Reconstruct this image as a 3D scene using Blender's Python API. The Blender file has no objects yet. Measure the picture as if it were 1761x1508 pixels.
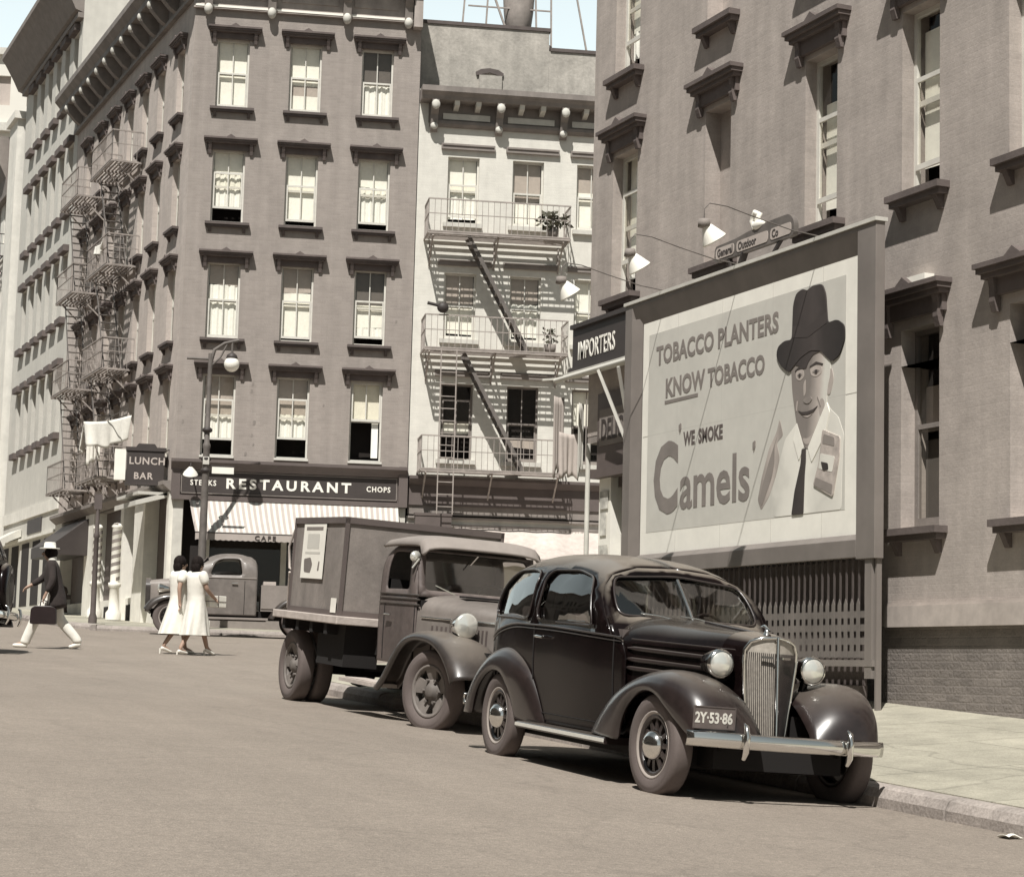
import bpy, math, random
from mathutils import Vector, Matrix
from mathutils.geometry import delaunay_2d_cdt
random.seed(7)
R=math.radians
scene=bpy.context.scene
COL=scene.collection

# ------------------------------------------------------------------ camera
cam_d=bpy.data.cameras.new('camera'); cam=bpy.data.objects.new('camera',cam_d); COL.objects.link(cam)
RT=Vector((0.9183,-0.3954,0.0259)); UP=Vector((-0.0694,-0.0963,0.9930)); FW=Vector((0.3899,0.9137,0.1150))
FW.normalize(); RT=(RT-FW*RT.dot(FW)).normalized(); UP=RT.cross(FW).normalized()
cam.matrix_world=Matrix(((RT.x,UP.x,-FW.x,0),(RT.y,UP.y,-FW.y,0),(RT.z,UP.z,-FW.z,0),(0,0,0,1)))
cam_d.sensor_width=36; cam_d.lens=36*3500/1761
cam_d.clip_start=0.1; cam_d.clip_end=2000
scene.camera=cam

# ------------------------------------------------------------------ sky, sun, exposure
SUND=Vector((0.160,0.215,-0.42)).normalized()          # direction the sunlight travels
elev=math.asin(-SUND.z); azim=math.atan2(-SUND.x,-SUND.y)
w=bpy.data.worlds.new('World'); scene.world=w; w.use_nodes=True
nt=w.node_tree; bg=nt.nodes['Background']
sky=nt.nodes.new('ShaderNodeTexSky'); sky.sky_type='NISHITA'; sky.sun_disc=False
sky.sun_elevation=elev; sky.sun_rotation=azim; sky.air_density=1.0; sky.dust_density=0.8; sky.ozone_density=1.0
hs=nt.nodes.new('ShaderNodeHueSaturation'); hs.inputs['Saturation'].default_value=0.25; hs.inputs['Hue'].default_value=0.46
mx=nt.nodes.new('ShaderNodeMix'); mx.data_type='RGBA'; mx.blend_type='MULTIPLY'; mx.inputs['Factor'].default_value=1.0
mx.inputs['B'].default_value=(.97,1.0,0.97,1)
nt.links.new(sky.outputs[0],hs.inputs['Color']); nt.links.new(hs.outputs[0],mx.inputs['A'])
# bright summer haze low in the sky, strongest away from the sun
tcw=nt.nodes.new('ShaderNodeTexCoord'); dt=nt.nodes.new('ShaderNodeVectorMath'); dt.operation='DOT_PRODUCT'; dt.inputs[1].default_value=Vector((0.42,0.88,0.22)).normalized()
nt.links.new(tcw.outputs['Generated'],dt.inputs[0])
mr=nt.nodes.new('ShaderNodeMapRange'); mr.interpolation_type='SMOOTHSTEP'; mr.inputs[1].default_value=0.45; mr.inputs[2].default_value=0.95; mr.inputs[3].default_value=1.0; mr.inputs[4].default_value=3.9
nt.links.new(dt.outputs['Value'],mr.inputs[0])
hz=nt.nodes.new('ShaderNodeVectorMath'); hz.operation='SCALE'; nt.links.new(mx.outputs['Result'],hz.inputs[0]); nt.links.new(mr.outputs[0],hz.inputs['Scale'])
nt.links.new(hz.outputs[0],bg.inputs['Color']); bg.inputs['Strength'].default_value=0.05
sl=bpy.data.lights.new('sun','SUN'); sl.energy=5.0; sl.angle=R(0.5); sl.color=(1.0,0.965,0.91)
so=bpy.data.objects.new('sun',sl); COL.objects.link(so); so.rotation_euler=SUND.to_track_quat('-Z','Y').to_euler()
so.location=(-20,-40,60)
vs=scene.view_settings; vs.view_transform='Standard'; vs.look='None'; vs.gamma=1.0; vs.use_curve_mapping=False; vs.exposure=0.25
scene.cycles.max_bounces=6; scene.cycles.transparent_max_bounces=8

# ------------------------------------------------------------------ materials
def sep(L):
    # sepia toned grey of a given reflectance
    if L<0.12: t=(1.18,0.96,0.89)
    elif L<0.5: t=(1.12,0.99,0.90)
    else: t=(1.03,1.0,0.91)
    return tuple(min(1,L*c) for c in t)
MATS={}
def mat(name,L,rough=0.85,noise=(),bump=0.0,bscale=20.0,metal=0.0,spec=0.5,coat=0.0,brick=None,brick_axes='xz',streak=0.0,patch=0.0,wear=0.0,crack=0.0,dust_sheen=0.0,coatr=.06):
    """L reflectance or rgb; noise = list of (scale, amount) value mottling; brick=(width,row,mortar size,contrast)"""
    if name in MATS: return MATS[name]
    m=bpy.data.materials.new(name); m.use_nodes=True; MATS[name]=m
    t=m.node_tree; p=t.nodes['Principled BSDF']; N=t.nodes.new; K=t.links.new
    c=sep(L) if not isinstance(L,tuple) else L
    p.inputs['Roughness'].default_value=rough; p.inputs['Metallic'].default_value=metal
    p.inputs['Specular IOR Level'].default_value=spec
    if coat: p.inputs['Coat Weight'].default_value=coat; p.inputs['Coat Roughness'].default_value=coatr
    p.inputs['Base Color'].default_value=(*c,1)
    if not (noise or brick or bump or streak or patch or wear): return m
    tc=N('ShaderNodeTexCoord'); val=None
    def mul(a,b):
        q=N('ShaderNodeMath'); q.operation='MULTIPLY'; K(a,q.inputs[0]); K(b,q.inputs[1]); return q.outputs[0]
    def rng(src,lo,hi,a=0.3,b=0.7):
        q=N('ShaderNodeMapRange'); q.inputs[1].default_value=a; q.inputs[2].default_value=b
        q.inputs[3].default_value=lo; q.inputs[4].default_value=hi; K(src,q.inputs[0]); return q.outputs[0]
    for i,(s,a) in enumerate(noise):
        n=N('ShaderNodeTexNoise'); n.inputs['Scale'].default_value=s; n.inputs['Detail'].default_value=6; n.inputs['Roughness'].default_value=0.62
        K(tc.outputs['Object'],n.inputs['Vector'])
        o=rng(n.outputs['Fac'],1-a,1+a); val=o if val is None else mul(val,o)
    if streak:
        mp=N('ShaderNodeMapping'); mp.inputs['Scale'].default_value=(3.0,3.0,0.22); K(tc.outputs['Object'],mp.inputs['Vector'])
        n=N('ShaderNodeTexNoise'); n.inputs['Scale'].default_value=1.3; n.inputs['Detail'].default_value=5; K(mp.outputs[0],n.inputs['Vector'])
        o=rng(n.outputs['Fac'],1-streak,1+streak*0.6); val=o if val is None else mul(val,o)
    if patch:
        n=N('ShaderNodeTexVoronoi'); n.inputs['Scale'].default_value=0.5
        K(tc.outputs['Object'],n.inputs['Vector'])
        sx=N('ShaderNodeSeparateColor'); K(n.outputs['Color'],sx.inputs[0])
        o=rng(sx.outputs[0],1-patch,1+patch,0,1); val=o if val is None else mul(val,o)
    if wear:   # long soft wheel and oil marks along the street
        mp=N('ShaderNodeMapping'); mp.inputs['Scale'].default_value=(1.1,.09,1); K(tc.outputs['Object'],mp.inputs['Vector'])
        n=N('ShaderNodeTexNoise'); n.inputs['Scale'].default_value=1.6; n.inputs['Detail'].default_value=7; n.inputs['Roughness'].default_value=.68; K(mp.outputs[0],n.inputs['Vector'])
        o=rng(n.outputs['Fac'],1-wear,1+wear*.5); val=o if val is None else mul(val,o)
    if crack:
        wn=N('ShaderNodeTexNoise'); wn.inputs['Scale'].default_value=1.1; wn.inputs['Detail'].default_value=5; K(tc.outputs['Object'],wn.inputs['Vector'])
        ad=N('ShaderNodeVectorMath'); ad.operation='ADD'; K(tc.outputs['Object'],ad.inputs[0]); K(wn.outputs['Color'],ad.inputs[1])
        n=N('ShaderNodeTexVoronoi'); n.feature='DISTANCE_TO_EDGE'; n.inputs['Scale'].default_value=.33; K(ad.outputs[0],n.inputs['Vector'])
        o=rng(n.outputs['Distance'],1-crack,1.0,0.0,0.012); val=o if val is None else mul(val,o)
    hgt=None
    if brick:
        sx=N('ShaderNodeSeparateXYZ'); K(tc.outputs['Object'],sx.inputs[0]); cb=N('ShaderNodeCombineXYZ')
        K(sx.outputs['X' if brick_axes[0]=='x' else 'Y'],cb.inputs[0]); K(sx.outputs['Y' if brick_axes[1]=='y' else 'Z'],cb.inputs[1])
        b=N('ShaderNodeTexBrick'); K(cb.outputs[0],b.inputs['Vector']); b.inputs['Scale'].default_value=1.0
        b.inputs['Brick Width'].default_value=brick[0]; b.inputs['Row Height'].default_value=brick[1]; b.inputs['Mortar Size'].default_value=brick[2]
        b.inputs['Mortar Smooth'].default_value=0.3
        k=brick[3]
        b.inputs['Color1'].default_value=(1-k,1-k,1-k,1); b.inputs['Color2'].default_value=(1+k*.6,1+k*.6,1+k*.6,1); mk=brick[4] if len(brick)>4 else 1+k*.3; b.inputs['Mortar'].default_value=(mk,mk,mk,1)
        sc2=N('ShaderNodeSeparateColor'); K(b.outputs['Color'],sc2.inputs[0]); val=sc2.outputs[0] if val is None else mul(val,sc2.outputs[0])
        hgt=b.outputs['Fac']
    if val is not None:
        q=N('ShaderNodeVectorMath'); q.operation='SCALE'; q.inputs[0].default_value=c; K(val,q.inputs['Scale']); K(q.outputs[0],p.inputs['Base Color'])
    if dust_sheen:   # dusty tone plus painted sky sheen on the upward faces
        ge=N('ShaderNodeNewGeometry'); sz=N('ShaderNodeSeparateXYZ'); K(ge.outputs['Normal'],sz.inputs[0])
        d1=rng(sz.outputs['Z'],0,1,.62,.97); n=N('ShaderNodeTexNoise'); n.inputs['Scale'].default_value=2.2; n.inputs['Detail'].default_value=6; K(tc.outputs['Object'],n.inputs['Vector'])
        d2=mul(d1,rng(n.outputs['Fac'],dust_sheen*.75,dust_sheen,.35,.65))
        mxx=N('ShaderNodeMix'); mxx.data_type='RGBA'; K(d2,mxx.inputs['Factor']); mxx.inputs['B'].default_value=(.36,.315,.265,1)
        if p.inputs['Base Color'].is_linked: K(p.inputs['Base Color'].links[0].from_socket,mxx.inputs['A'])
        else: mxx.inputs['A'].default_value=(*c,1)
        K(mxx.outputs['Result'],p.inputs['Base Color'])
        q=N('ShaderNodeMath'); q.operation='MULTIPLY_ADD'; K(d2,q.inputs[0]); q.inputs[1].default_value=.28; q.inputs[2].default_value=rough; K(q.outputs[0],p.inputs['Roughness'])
    if bump:
        n=N('ShaderNodeTexNoise'); n.inputs['Scale'].default_value=bscale; n.inputs['Detail'].default_value=8; K(tc.outputs['Object'],n.inputs['Vector'])
        h=n.outputs['Fac']
        if hgt is not None:
            q=N('ShaderNodeMath'); q.operation='SUBTRACT'; K(h,q.inputs[0]); K(hgt,q.inputs[1]); h=q.outputs[0]
        b=N('ShaderNodeBump'); b.inputs['Strength'].default_value=bump; b.inputs['Distance'].default_value=0.02; K(h,b.inputs['Height']); K(b.outputs[0],p.inputs['Normal'])
    return m
def glassmat(name,tint=0.9,mixf=0.12,rough=0.03):
    m=bpy.data.materials.new(name); m.use_nodes=True; t=m.node_tree; t.nodes.remove(t.nodes['Principled BSDF'])
    o=t.nodes['Material Output']; a=t.nodes.new('ShaderNodeBsdfTransparent'); a.inputs[0].default_value=(tint,tint*.99,tint*.96,1)
    g=t.nodes.new('ShaderNodeBsdfGlossy'); g.inputs['Roughness'].default_value=rough; g.inputs[0].default_value=(.95,.95,.93,1)
    lw=t.nodes.new('ShaderNodeLayerWeight'); lw.inputs[0].default_value=0.5
    pw=t.nodes.new('ShaderNodeMath'); pw.operation='POWER'; pw.inputs[1].default_value=5.0; t.links.new(lw.outputs['Facing'],pw.inputs[0])
    ml=t.nodes.new('ShaderNodeMath'); ml.operation='MULTIPLY'; ml.inputs[1].default_value=0.9; t.links.new(pw.outputs[0],ml.inputs[0])
    ad=t.nodes.new('ShaderNodeMath'); ad.operation='ADD'; ad.inputs[1].default_value=mixf; ad.use_clamp=True; t.links.new(ml.outputs[0],ad.inputs[0])
    x=t.nodes.new('ShaderNodeMixShader'); t.links.new(ad.outputs[0],x.inputs[0]); t.links.new(a.outputs[0],x.inputs[1]); t.links.new(g.outputs[0],x.inputs[2]); t.links.new(x.outputs[0],o.inputs[0])
    return m

def gradmat(name,a,b,stops,axis='X',noise=.06,nscale=6,tilt=0.0):
    # printed tone that runs across a piece of artwork
    m=bpy.data.materials.new(name); m.use_nodes=True; t=m.node_tree; p=t.nodes['Principled BSDF']; p.inputs['Roughness'].default_value=.85; N=t.nodes.new; K=t.links.new
    tc=N('ShaderNodeTexCoord'); s=N('ShaderNodeSeparateXYZ'); K(tc.outputs['Object'],s.inputs[0])
    n=N('ShaderNodeTexNoise'); n.inputs['Scale'].default_value=nscale; n.inputs['Detail'].default_value=3; K(tc.outputs['Object'],n.inputs['Vector'])
    tl=N('ShaderNodeMath'); tl.operation='MULTIPLY_ADD'; K(s.outputs['Z' if axis=='X' else 'X'],tl.inputs[0]); tl.inputs[1].default_value=tilt; K(s.outputs[axis],tl.inputs[2])
    mr=N('ShaderNodeMapRange'); mr.inputs[1].default_value=a; mr.inputs[2].default_value=b; K(tl.outputs[0],mr.inputs[0])
    ad=N('ShaderNodeMath'); ad.operation='MULTIPLY_ADD'; K(n.outputs['Fac'],ad.inputs[0]); ad.inputs[1].default_value=noise*2; K(mr.outputs[0],ad.inputs[2])
    sb=N('ShaderNodeMath'); sb.operation='SUBTRACT'; K(ad.outputs[0],sb.inputs[0]); sb.inputs[1].default_value=noise
    cr=N('ShaderNodeValToRGB'); K(sb.outputs[0],cr.inputs[0]); e=cr.color_ramp.elements
    while len(e)<len(stops): e.new(.5)
    for q,(x,L) in zip(e,stops): q.position=x; q.color=(*sep(L),1)
    K(cr.outputs[0],p.inputs['Base Color']); return m
# ------------------------------------------------------------------ mesh helpers
class MB:
    def __init__(s,T=None): s.v=[]; s.f=[]; s.T=T; s.sm=set()
    def add(s,vs,fs,smooth=False,T=None):
        o=len(s.v); M=T if T is not None else s.T
        for q in vs:
            q=Vector(q); s.v.append(M@q if M is not None else q)
        for f in fs:
            if smooth: s.sm.add(len(s.f))
            s.f.append([i+o for i in f])
        return s
    def box(s,a,b,T=None):
        x0,y0,z0=[min(p,q) for p,q in zip(a,b)]; x1,y1,z1=[max(p,q) for p,q in zip(a,b)]
        return s.add([(x0,y0,z0),(x1,y0,z0),(x1,y1,z0),(x0,y1,z0),(x0,y0,z1),(x1,y0,z1),(x1,y1,z1),(x0,y1,z1)],
              [(0,3,2,1),(4,5,6,7),(0,1,5,4),(1,2,6,5),(2,3,7,6),(3,0,4,7)],T=T)
    def bar(s,p,q,w,h=None,up=(0,0,1),T=None):
        p=Vector(p); q=Vector(q); d=(q-p).normalized(); u=Vector(up)
        if abs(d.dot(u))>0.98: u=Vector((1,0,0))
        a=d.cross(u).normalized(); b=a.cross(d); h=h or w
        a=a*w/2; b=b*h/2
        return s.add([p-a-b,p+a-b,p+a+b,p-a+b,q-a-b,q+a-b,q+a+b,q-a+b],[(0,1,2,3),(7,6,5,4),(0,4,5,1),(1,5,6,2),(2,6,7,3),(3,7,4,0)],T=T)
    def tube(s,pts,r,n=8,T=None,caps=True):
        pts=[Vector(p) for p in pts]; rs=r if isinstance(r,(list,tuple)) else [r]*len(pts)
        V=[];F=[]; pa=None
        for i,p in enumerate(pts):
            d=(pts[min(i+1,len(pts)-1)]-pts[max(i-1,0)]).normalized()
            if pa is None:
                pa=d.cross(Vector((0,0,1)) if abs(d.z)<.9 else Vector((1,0,0))).normalized()
            else:
                pa=(pa-d*pa.dot(d)).normalized()
            b=d.cross(pa)
            for k in range(n):
                t=2*math.pi*k/n; V.append(p+(pa*math.cos(t)+b*math.sin(t))*rs[i])
        for i in range(len(pts)-1):
            for k in range(n):
                F.append((i*n+k,i*n+(k+1)%n,(i+1)*n+(k+1)%n,(i+1)*n+k))
        s.add(V,F,True,T)
        if caps:
            m=len(pts)-1
            s.add(V[:n],[tuple(range(n))[::-1]],False,T); s.add(V[m*n:],[tuple(range(n))],False,T)
        return s
    def lathe(s,prof,n=24,T=None,axis='z',c=(0,0,0),smooth=True):
        V=[];F=[];c=Vector(c)
        for r,h in prof:
            for k in range(n):
                t=2*math.pi*k/n; a,b=r*math.cos(t),r*math.sin(t)
                V.append(c+(Vector((a,b,h)) if axis=='z' else Vector((h,a,b)) if axis=='x' else Vector((b,h,a))))
        for i in range(len(prof)-1):
            for k in range(n): F.append((i*n+k,i*n+(k+1)%n,(i+1)*n+(k+1)%n,(i+1)*n+k))
        return s.add(V,F,smooth,T)
    def prism(s,poly,fn,d0,d1,T=None):
        """poly 2d, fn(u,v,d)->xyz"""
        n=len(poly); V=[fn(u,v,d0) for u,v in poly]+[fn(u,v,d1) for u,v in poly]
        return s.add(V,[tuple(range(n))[::-1],tuple(range(n,2*n))]+[(i,(i+1)%n,(i+1)%n+n,i+n) for i in range(n)],T=T)
    def grid(s,fn,nu,nv,T=None,smooth=True,closeu=False):
        V=[fn(i/(nu-1),j/(nv-1)) for i in range(nu) for j in range(nv)]
        return s.add(V,[(i*nv+j,(i+1)*nv+j,(i+1)*nv+j+1,i*nv+j+1) for i in range(nu-1) for j in range(nv-1)],smooth,T)
    def sphere(s,c,r,n=12,T=None):
        rr=r if isinstance(r,(tuple,list)) else (r,r,r)
        return s.grid(lambda u,v:(c[0]+rr[0]*math.sin(math.pi*v)*math.cos(2*math.pi*u),c[1]+rr[1]*math.sin(math.pi*v)*math.sin(2*math.pi*u),c[2]+rr[2]*math.cos(math.pi*v)),n+1,n//2+2,T)
    def obj(s,name,m,parent=None,bevel=0,solid=0,subd=0,z0=None,label=None,autosm=None):
        me=bpy.data.meshes.new(name); me.from_pydata([tuple(v) for v in s.v],[],s.f); me.validate()
        if len(me.polygons)==len(s.f):
            for i in s.sm: me.polygons[i].use_smooth=True
        else:
            for p in me.polygons: p.use_smooth=bool(s.sm)
        me.materials.append(m); o=bpy.data.objects.new(name,me); COL.objects.link(o)
        if parent is not None:
            o.parent=parent
            z=parent.get('_z0',0.0)
            if z: o.location.z=-z
        if subd:
            d=o.modifiers.new('subd','SUBSURF'); d.levels=subd; d.render_levels=subd
        if solid:
            d=o.modifiers.new('solid','SOLIDIFY'); d.thickness=solid; d.offset=-1
        if bevel:
            d=o.modifiers.new('bevel','BEVEL'); d.width=bevel; d.segments=2; d.limit_method='ANGLE'; d.angle_limit=R(40)
        if label: o['label']=label
        return o
def tag(o,label=None,cat=None,group=None,kind=None):
    if label: o['label']=label
    if cat: o['category']=cat
    if group: o['group']=group
    if kind: o['kind']=kind
    return o
def thing(name,label,cat,loc=(0,0,0),rot=0,group=None,z0=0.0):
    """Empty at the base of a thing.  z0: height of that base when its parts are modelled in absolute heights."""
    o=bpy.data.objects.new(name,None); COL.objects.link(o); o.empty_display_size=0.3
    o.location=(loc[0],loc[1],loc[2]+z0); o.rotation_euler=(0,0,rot) if isinstance(rot,(int,float)) else rot
    tag(o,label,cat,group)
    if z0: o['_z0']=z0
    return o
def struct(o): o['kind']='structure'; return o
def copy_tree(o,parent=None):
    kids=list(o.children)
    c=o.copy(); COL.objects.link(c)
    if parent is not None: c.parent=parent
    for k in kids: copy_tree(k,c)
    return c
def rrect(x0,y0,x1,y1,r,n=5):
    P=[]
    for cx,cy,a in ((x1-r,y1-r,0),(x0+r,y1-r,90),(x0+r,y0+r,180),(x1-r,y0+r,270)):
        for i in range(n+1):
            t=R(a+90*i/n); P.append((cx+r*math.cos(t),cy+r*math.sin(t)))
    return P
def roundpoly(poly,r,n=4):
    out=[]; N=len(poly)
    for i in range(N):
        p=Vector(poly[i]); a=Vector(poly[i-1])-p; b=Vector(poly[(i+1)%N])-p
        k=min(r,a.length*.45,b.length*.45); A=p+a.normalized()*k; B=p+b.normalized()*k
        for j in range(n+1):
            t=j/n; q=A*(1-t)**2+p*2*t*(1-t)+B*t*t; out.append((q.x,q.y))
    return out
def inside(p,poly):
    c=False; n=len(poly); x,y=p
    for i in range(n):
        x1,y1=poly[i]; x2,y2=poly[i-1]
        if (y1>y)!=(y2>y) and x<(x2-x1)*(y-y1)/(y2-y1)+x1: c=not c
    return c
def sheet(outline,holes,fn,du,dv):
    """curved panel: 2d outline with holes, triangulated and mapped through fn(u,v)"""
    def dens(poly):
        o=[]
        for i,p in enumerate(poly):
            q=poly[(i+1)%len(poly)]; k=max(1,int(math.ceil(max(abs(q[0]-p[0])/du,abs(q[1]-p[1])/dv))))
            for j in range(k): o.append((p[0]+(q[0]-p[0])*j/k,p[1]+(q[1]-p[1])*j/k))
        return o
    loops=[dens(outline)]+[dens(h) for h in holes]
    V=[];E=[]
    for L in loops:
        o=len(V); V+=L; E+=[(o+i,o+(i+1)%len(L)) for i in range(len(L))]
    xs=[p[0] for p in outline]; ys=[p[1] for p in outline]
    bpts=list(V)
    nx=int((max(xs)-min(xs))/du); ny=int((max(ys)-min(ys))/dv)
    for i in range(1,nx+1):
        for j in range(1,ny+1):
            p=(min(xs)+(i-.5)*(max(xs)-min(xs))/nx,min(ys)+(j-.5)*(max(ys)-min(ys))/ny)
            if inside(p,outline) and not any(inside(p,h) for h in holes):
                if all(((p[0]-q[0])/du)**2+((p[1]-q[1])/dv)**2>0.2 for q in bpts): V.append(p)
    r=delaunay_2d_cdt([Vector(v) for v in V],E,[],0,1e-6)
    vv=[(v.x,v.y) for v in r[0]]; ff=[]
    for f in r[2]:
        cx=sum(vv[i][0] for i in f)/len(f); cy=sum(vv[i][1] for i in f)/len(f)
        if inside((cx,cy),outline) and not any(inside((cx,cy),h) for h in holes): ff.append(tuple(f))
    return [fn(*p) for p in vv],ff
def text(name,s,m,parent,T,size,depth=0.004,bold=0.0,sx=1.0,space=1.0,align='LEFT',label=None):
    cu=bpy.data.curves.new(name,'FONT'); cu.body=s; cu.size=size; cu.extrude=depth; cu.offset=bold; cu.space_character=space; cu.align_x=align; cu.resolution_u=3
    tmp=bpy.data.objects.new(name+'_tmp',cu); COL.objects.link(tmp)
    dg=bpy.context.evaluated_depsgraph_get(); me=bpy.data.meshes.new_from_object(tmp.evaluated_get(dg)); bpy.data.objects.remove(tmp)
    me.transform(T@Matrix.Diagonal((sx,1,1,1))); me.materials.clear(); me.materials.append(m)
    o=bpy.data.objects.new(name,me); COL.objects.link(o); o.parent=parent
    if parent is not None and parent.get('_z0',0): o.location.z=-parent['_z0']
    if label: o['label']=label
    return o
def FT(s,y,z):   # text frame on a facade (reads along +x, faces -y)
    return Matrix(((1,0,0,s),(0,0,-1,y),(0,1,0,z),(0,0,0,1)))
def lerp(a,b,t): return a+(b-a)*t
def curve(pts):
    """smooth function through (x,y) points (monotone-ish cubic)"""
    xs=[p[0] for p in pts]; ys=[p[1] for p in pts]; n=len(xs); d=[(ys[i+1]-ys[i])/(xs[i+1]-xs[i]) for i in range(n-1)]
    m=[d[0]]+[(d[i-1]+d[i])/2 if d[i-1]*d[i]>0 else 0 for i in range(1,n-1)]+[d[-1]]
    def f(x):
        if x<=xs[0]: return ys[0]
        if x>=xs[-1]: return ys[-1]
        i=max(k for k in range(n-1) if xs[k]<=x); h=xs[i+1]-xs[i]; t=(x-xs[i])/h
        return (2*t**3-3*t*t+1)*ys[i]+(t**3-2*t*t+t)*h*m[i]+(-2*t**3+3*t*t)*ys[i+1]+(t**3-t*t)*h*m[i+1]
    return f
def poly_at(pts,n):
    """resample a polyline smoothly (Catmull-Rom) to n points"""
    pts=[Vector(p) for p in pts]; out=[]
    L=[0]
    for a,b in zip(pts,pts[1:]): L.append(L[-1]+(b-a).length)
    for k in range(n):
        s=L[-1]*k/(n-1); i=max(j for j in range(len(pts)-1) if L[j]<=s+1e-9); t=(s-L[i])/(L[i+1]-L[i])
        p0=pts[max(i-1,0)]; p1=pts[i]; p2=pts[i+1]; p3=pts[min(i+2,len(pts)-1)]
        out.append(0.5*((2*p1)+(p2-p0)*t+(2*p0-5*p1+4*p2-p3)*t*t+(3*p1-p0-3*p2+p3)*t**3))
    return out

# ------------------------------------------------------------------ palette
mRoad=mat('road_asphalt',(.252,.215,.18),0.9,[(0.3,.07),(1.6,.05),(14,.10),(45,.20),(120,.35)],bump=.6,bscale=90,wear=.09,crack=.12)
mWalk=mat('sidewalk_concrete',(.345,.325,.262),0.9,[(0.5,.14),(3,.16),(40,.16),(110,.2)],crack=.25,bump=.3,bscale=60,wear=.10,brick=(1.6,1.6,.012,.06,.62),brick_axes='xy')
mKerb=mat('kerb_granite',0.27,0.85,[(1,.2),(5,.2),(40,.2)],bump=.3,bscale=40)
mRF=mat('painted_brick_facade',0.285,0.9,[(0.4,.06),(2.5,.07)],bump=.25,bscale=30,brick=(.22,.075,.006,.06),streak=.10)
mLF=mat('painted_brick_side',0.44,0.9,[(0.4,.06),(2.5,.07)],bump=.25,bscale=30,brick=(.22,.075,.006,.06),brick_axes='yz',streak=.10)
mLedge=mat('stone_ledge',.40,.9,[(1,.1),(8,.1)],streak=.1)
mRW=mat('painted_brick_corner_house',0.365,0.9,[(0.3,.10),(1.8,.12),(9,.06),(45,.08)],bump=.16,bscale=25,brick=(.21,.072,.005,.04),streak=.14)
mRWbase=mat('rough_brick_base',0.175,0.92,[(0.6,.16),(4,.16)],bump=.6,bscale=30,brick=(.22,.08,.010,.14))
mWhiteWall=mat('whitewashed_brick',0.66,0.9,[(0.5,.05),(3,.06)],bump=.2,bscale=30,brick=(.22,.075,.006,.03),streak=.06)
mParapet=mat('rendered_parapet',(.42,.395,.355),0.92,[(0.6,.12),(2.5,.16),(10,.08)],bump=.4,bscale=15,streak=.12,patch=.08)
mStone=mat('pale_limestone',0.57,0.88,[(0.4,.06),(3,.06)],bump=.15,bscale=20,streak=.06)
mStone2=mat('pale_stone_pilaster',0.74,0.88,[(0.6,.08),(3,.08)],bump=.15,streak=.08)
mTrim=mat('brownstone_trim',0.21,0.85,[(3,.15)],bump=.2)
mTrimF=mat('dark_window_hood_paint',0.105,0.85,[(3,.2)],bump=.2)
mCornL=mat('pale_cornice_paint',0.34,0.75,[(2,.2)],streak=.15)
mTrimD=mat('dark_painted_trim',0.085,0.75,[(3,.2)])
mTrimL=mat('light_trim',0.55,0.8,[(4,.12)])
mCorn=mat('sheet_metal_cornice',0.20,0.7,[(2,.2)],streak=.15)
mFrameW=mat('white_window_sash',0.62,0.6,[(6,.08)])
mFrameD=mat('dark_window_sash',0.10,0.6,[(6,.1)])
mShade=mat('cream_window_shade',(.92,.91,.84),0.95,[(2,.05),(12,.05)])
mShade2=mat('grey_window_shade',0.42,0.95,[(2,.08),(12,.06)])
mShade3=mat('dark_window_shade',0.12,0.95,[(2,.1)])
mCurtain=mat('white_curtain',(.90,.90,.85),0.95,[(9,.06)])
mInside=mat('dark_interior',0.02,0.95)
mGlassW=glassmat('window_glass',0.98,0.04)
mGlassC=glassmat('car_glass',0.72,0.22)
mIronL=mat('pale_painted_iron',0.30,0.7,[(5,.2)])
mIron=mat('black_iron',0.035,0.6,[(5,.25)])
mIronG=mat('weathered_iron',0.12,0.7,[(5,.25)])
mSignD=mat('dark_sign_paint',0.042,0.55,[(2,.15)])
mSignB=mat('sign_brown',0.10,0.6,[(2,.12)])
mWhite=mat('white_paint',0.85,0.6)
mChrome=mat('chrome',(.80,.79,.76),0.12,metal=1.0)
mLens=mat('headlamp_lens',(.86,.86,.80),0.18,spec=.8,metal=.6)
mBlack=mat('black_car_paint',(.006,.0035,.0035),0.2,[(3,.4),(22,.3)],coat=.2,spec=.15,dust_sheen=.62,coatr=.06)  # upward faces paled to paint in the sky sheen on the roof
mBonnet=mat('black_bonnet_paint',(.006,.0035,.0035),0.2,[(3,.4),(22,.3)],coat=.35,spec=.3,dust_sheen=.16,coatr=.06)  # same black as the body, with less of the painted top sheen
mFender=mat('dusty_fender_paint',(.022,.015,.014),0.32,[(3,.3),(18,.2)],coat=.6,spec=.6,dust_sheen=.26,coatr=.14)
mTyre=mat('dusty_tyre',0.10,0.85,[(2,.10),(60,.08)])
mTread=mat('tyre_tread',0.10,0.9,[(8,.25)],bump=.3,bscale=60)
mWheel=mat('wheel_paint',(.035,.027,.025),0.35,[(8,.2)],coat=.4)
mUnder=mat('underbody',0.008,0.95)
mSeat=mat('seat_cloth',0.10,0.9,[(6,.15)])
mTruck=mat('faded_truck_paint',0.10,0.55,[(1.5,.22),(14,.18),(50,.1)],coat=.12,streak=.2,dust_sheen=.25)
mTruckD=mat('truck_fender_black',(.04,.032,.028),0.4,[(6,.3),(20,.2)],coat=.4,dust_sheen=.4,coatr=.15)
mTruckTop=mat('truck_roof_canvas',0.23,0.8,[(4,.12)])
mBox=mat('grey_box_panel',0.21,0.8,[(1.2,.12),(8,.12),(60,.08)],streak=.2,bump=.15)
mBed=mat('worn_bed_timber',0.42,0.85,[(3,.2)],bump=.3)
mPaper=mat('poster_paper',0.82,0.85,[(3,.06)])
mSkin=mat('skin',(.36,.24,.18),0.6,[(10,.08)])
mHair=mat('dark_hair',(.012,.008,.007),0.85,[(30,.4)],bump=.6,bscale=40,spec=.2)
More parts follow.
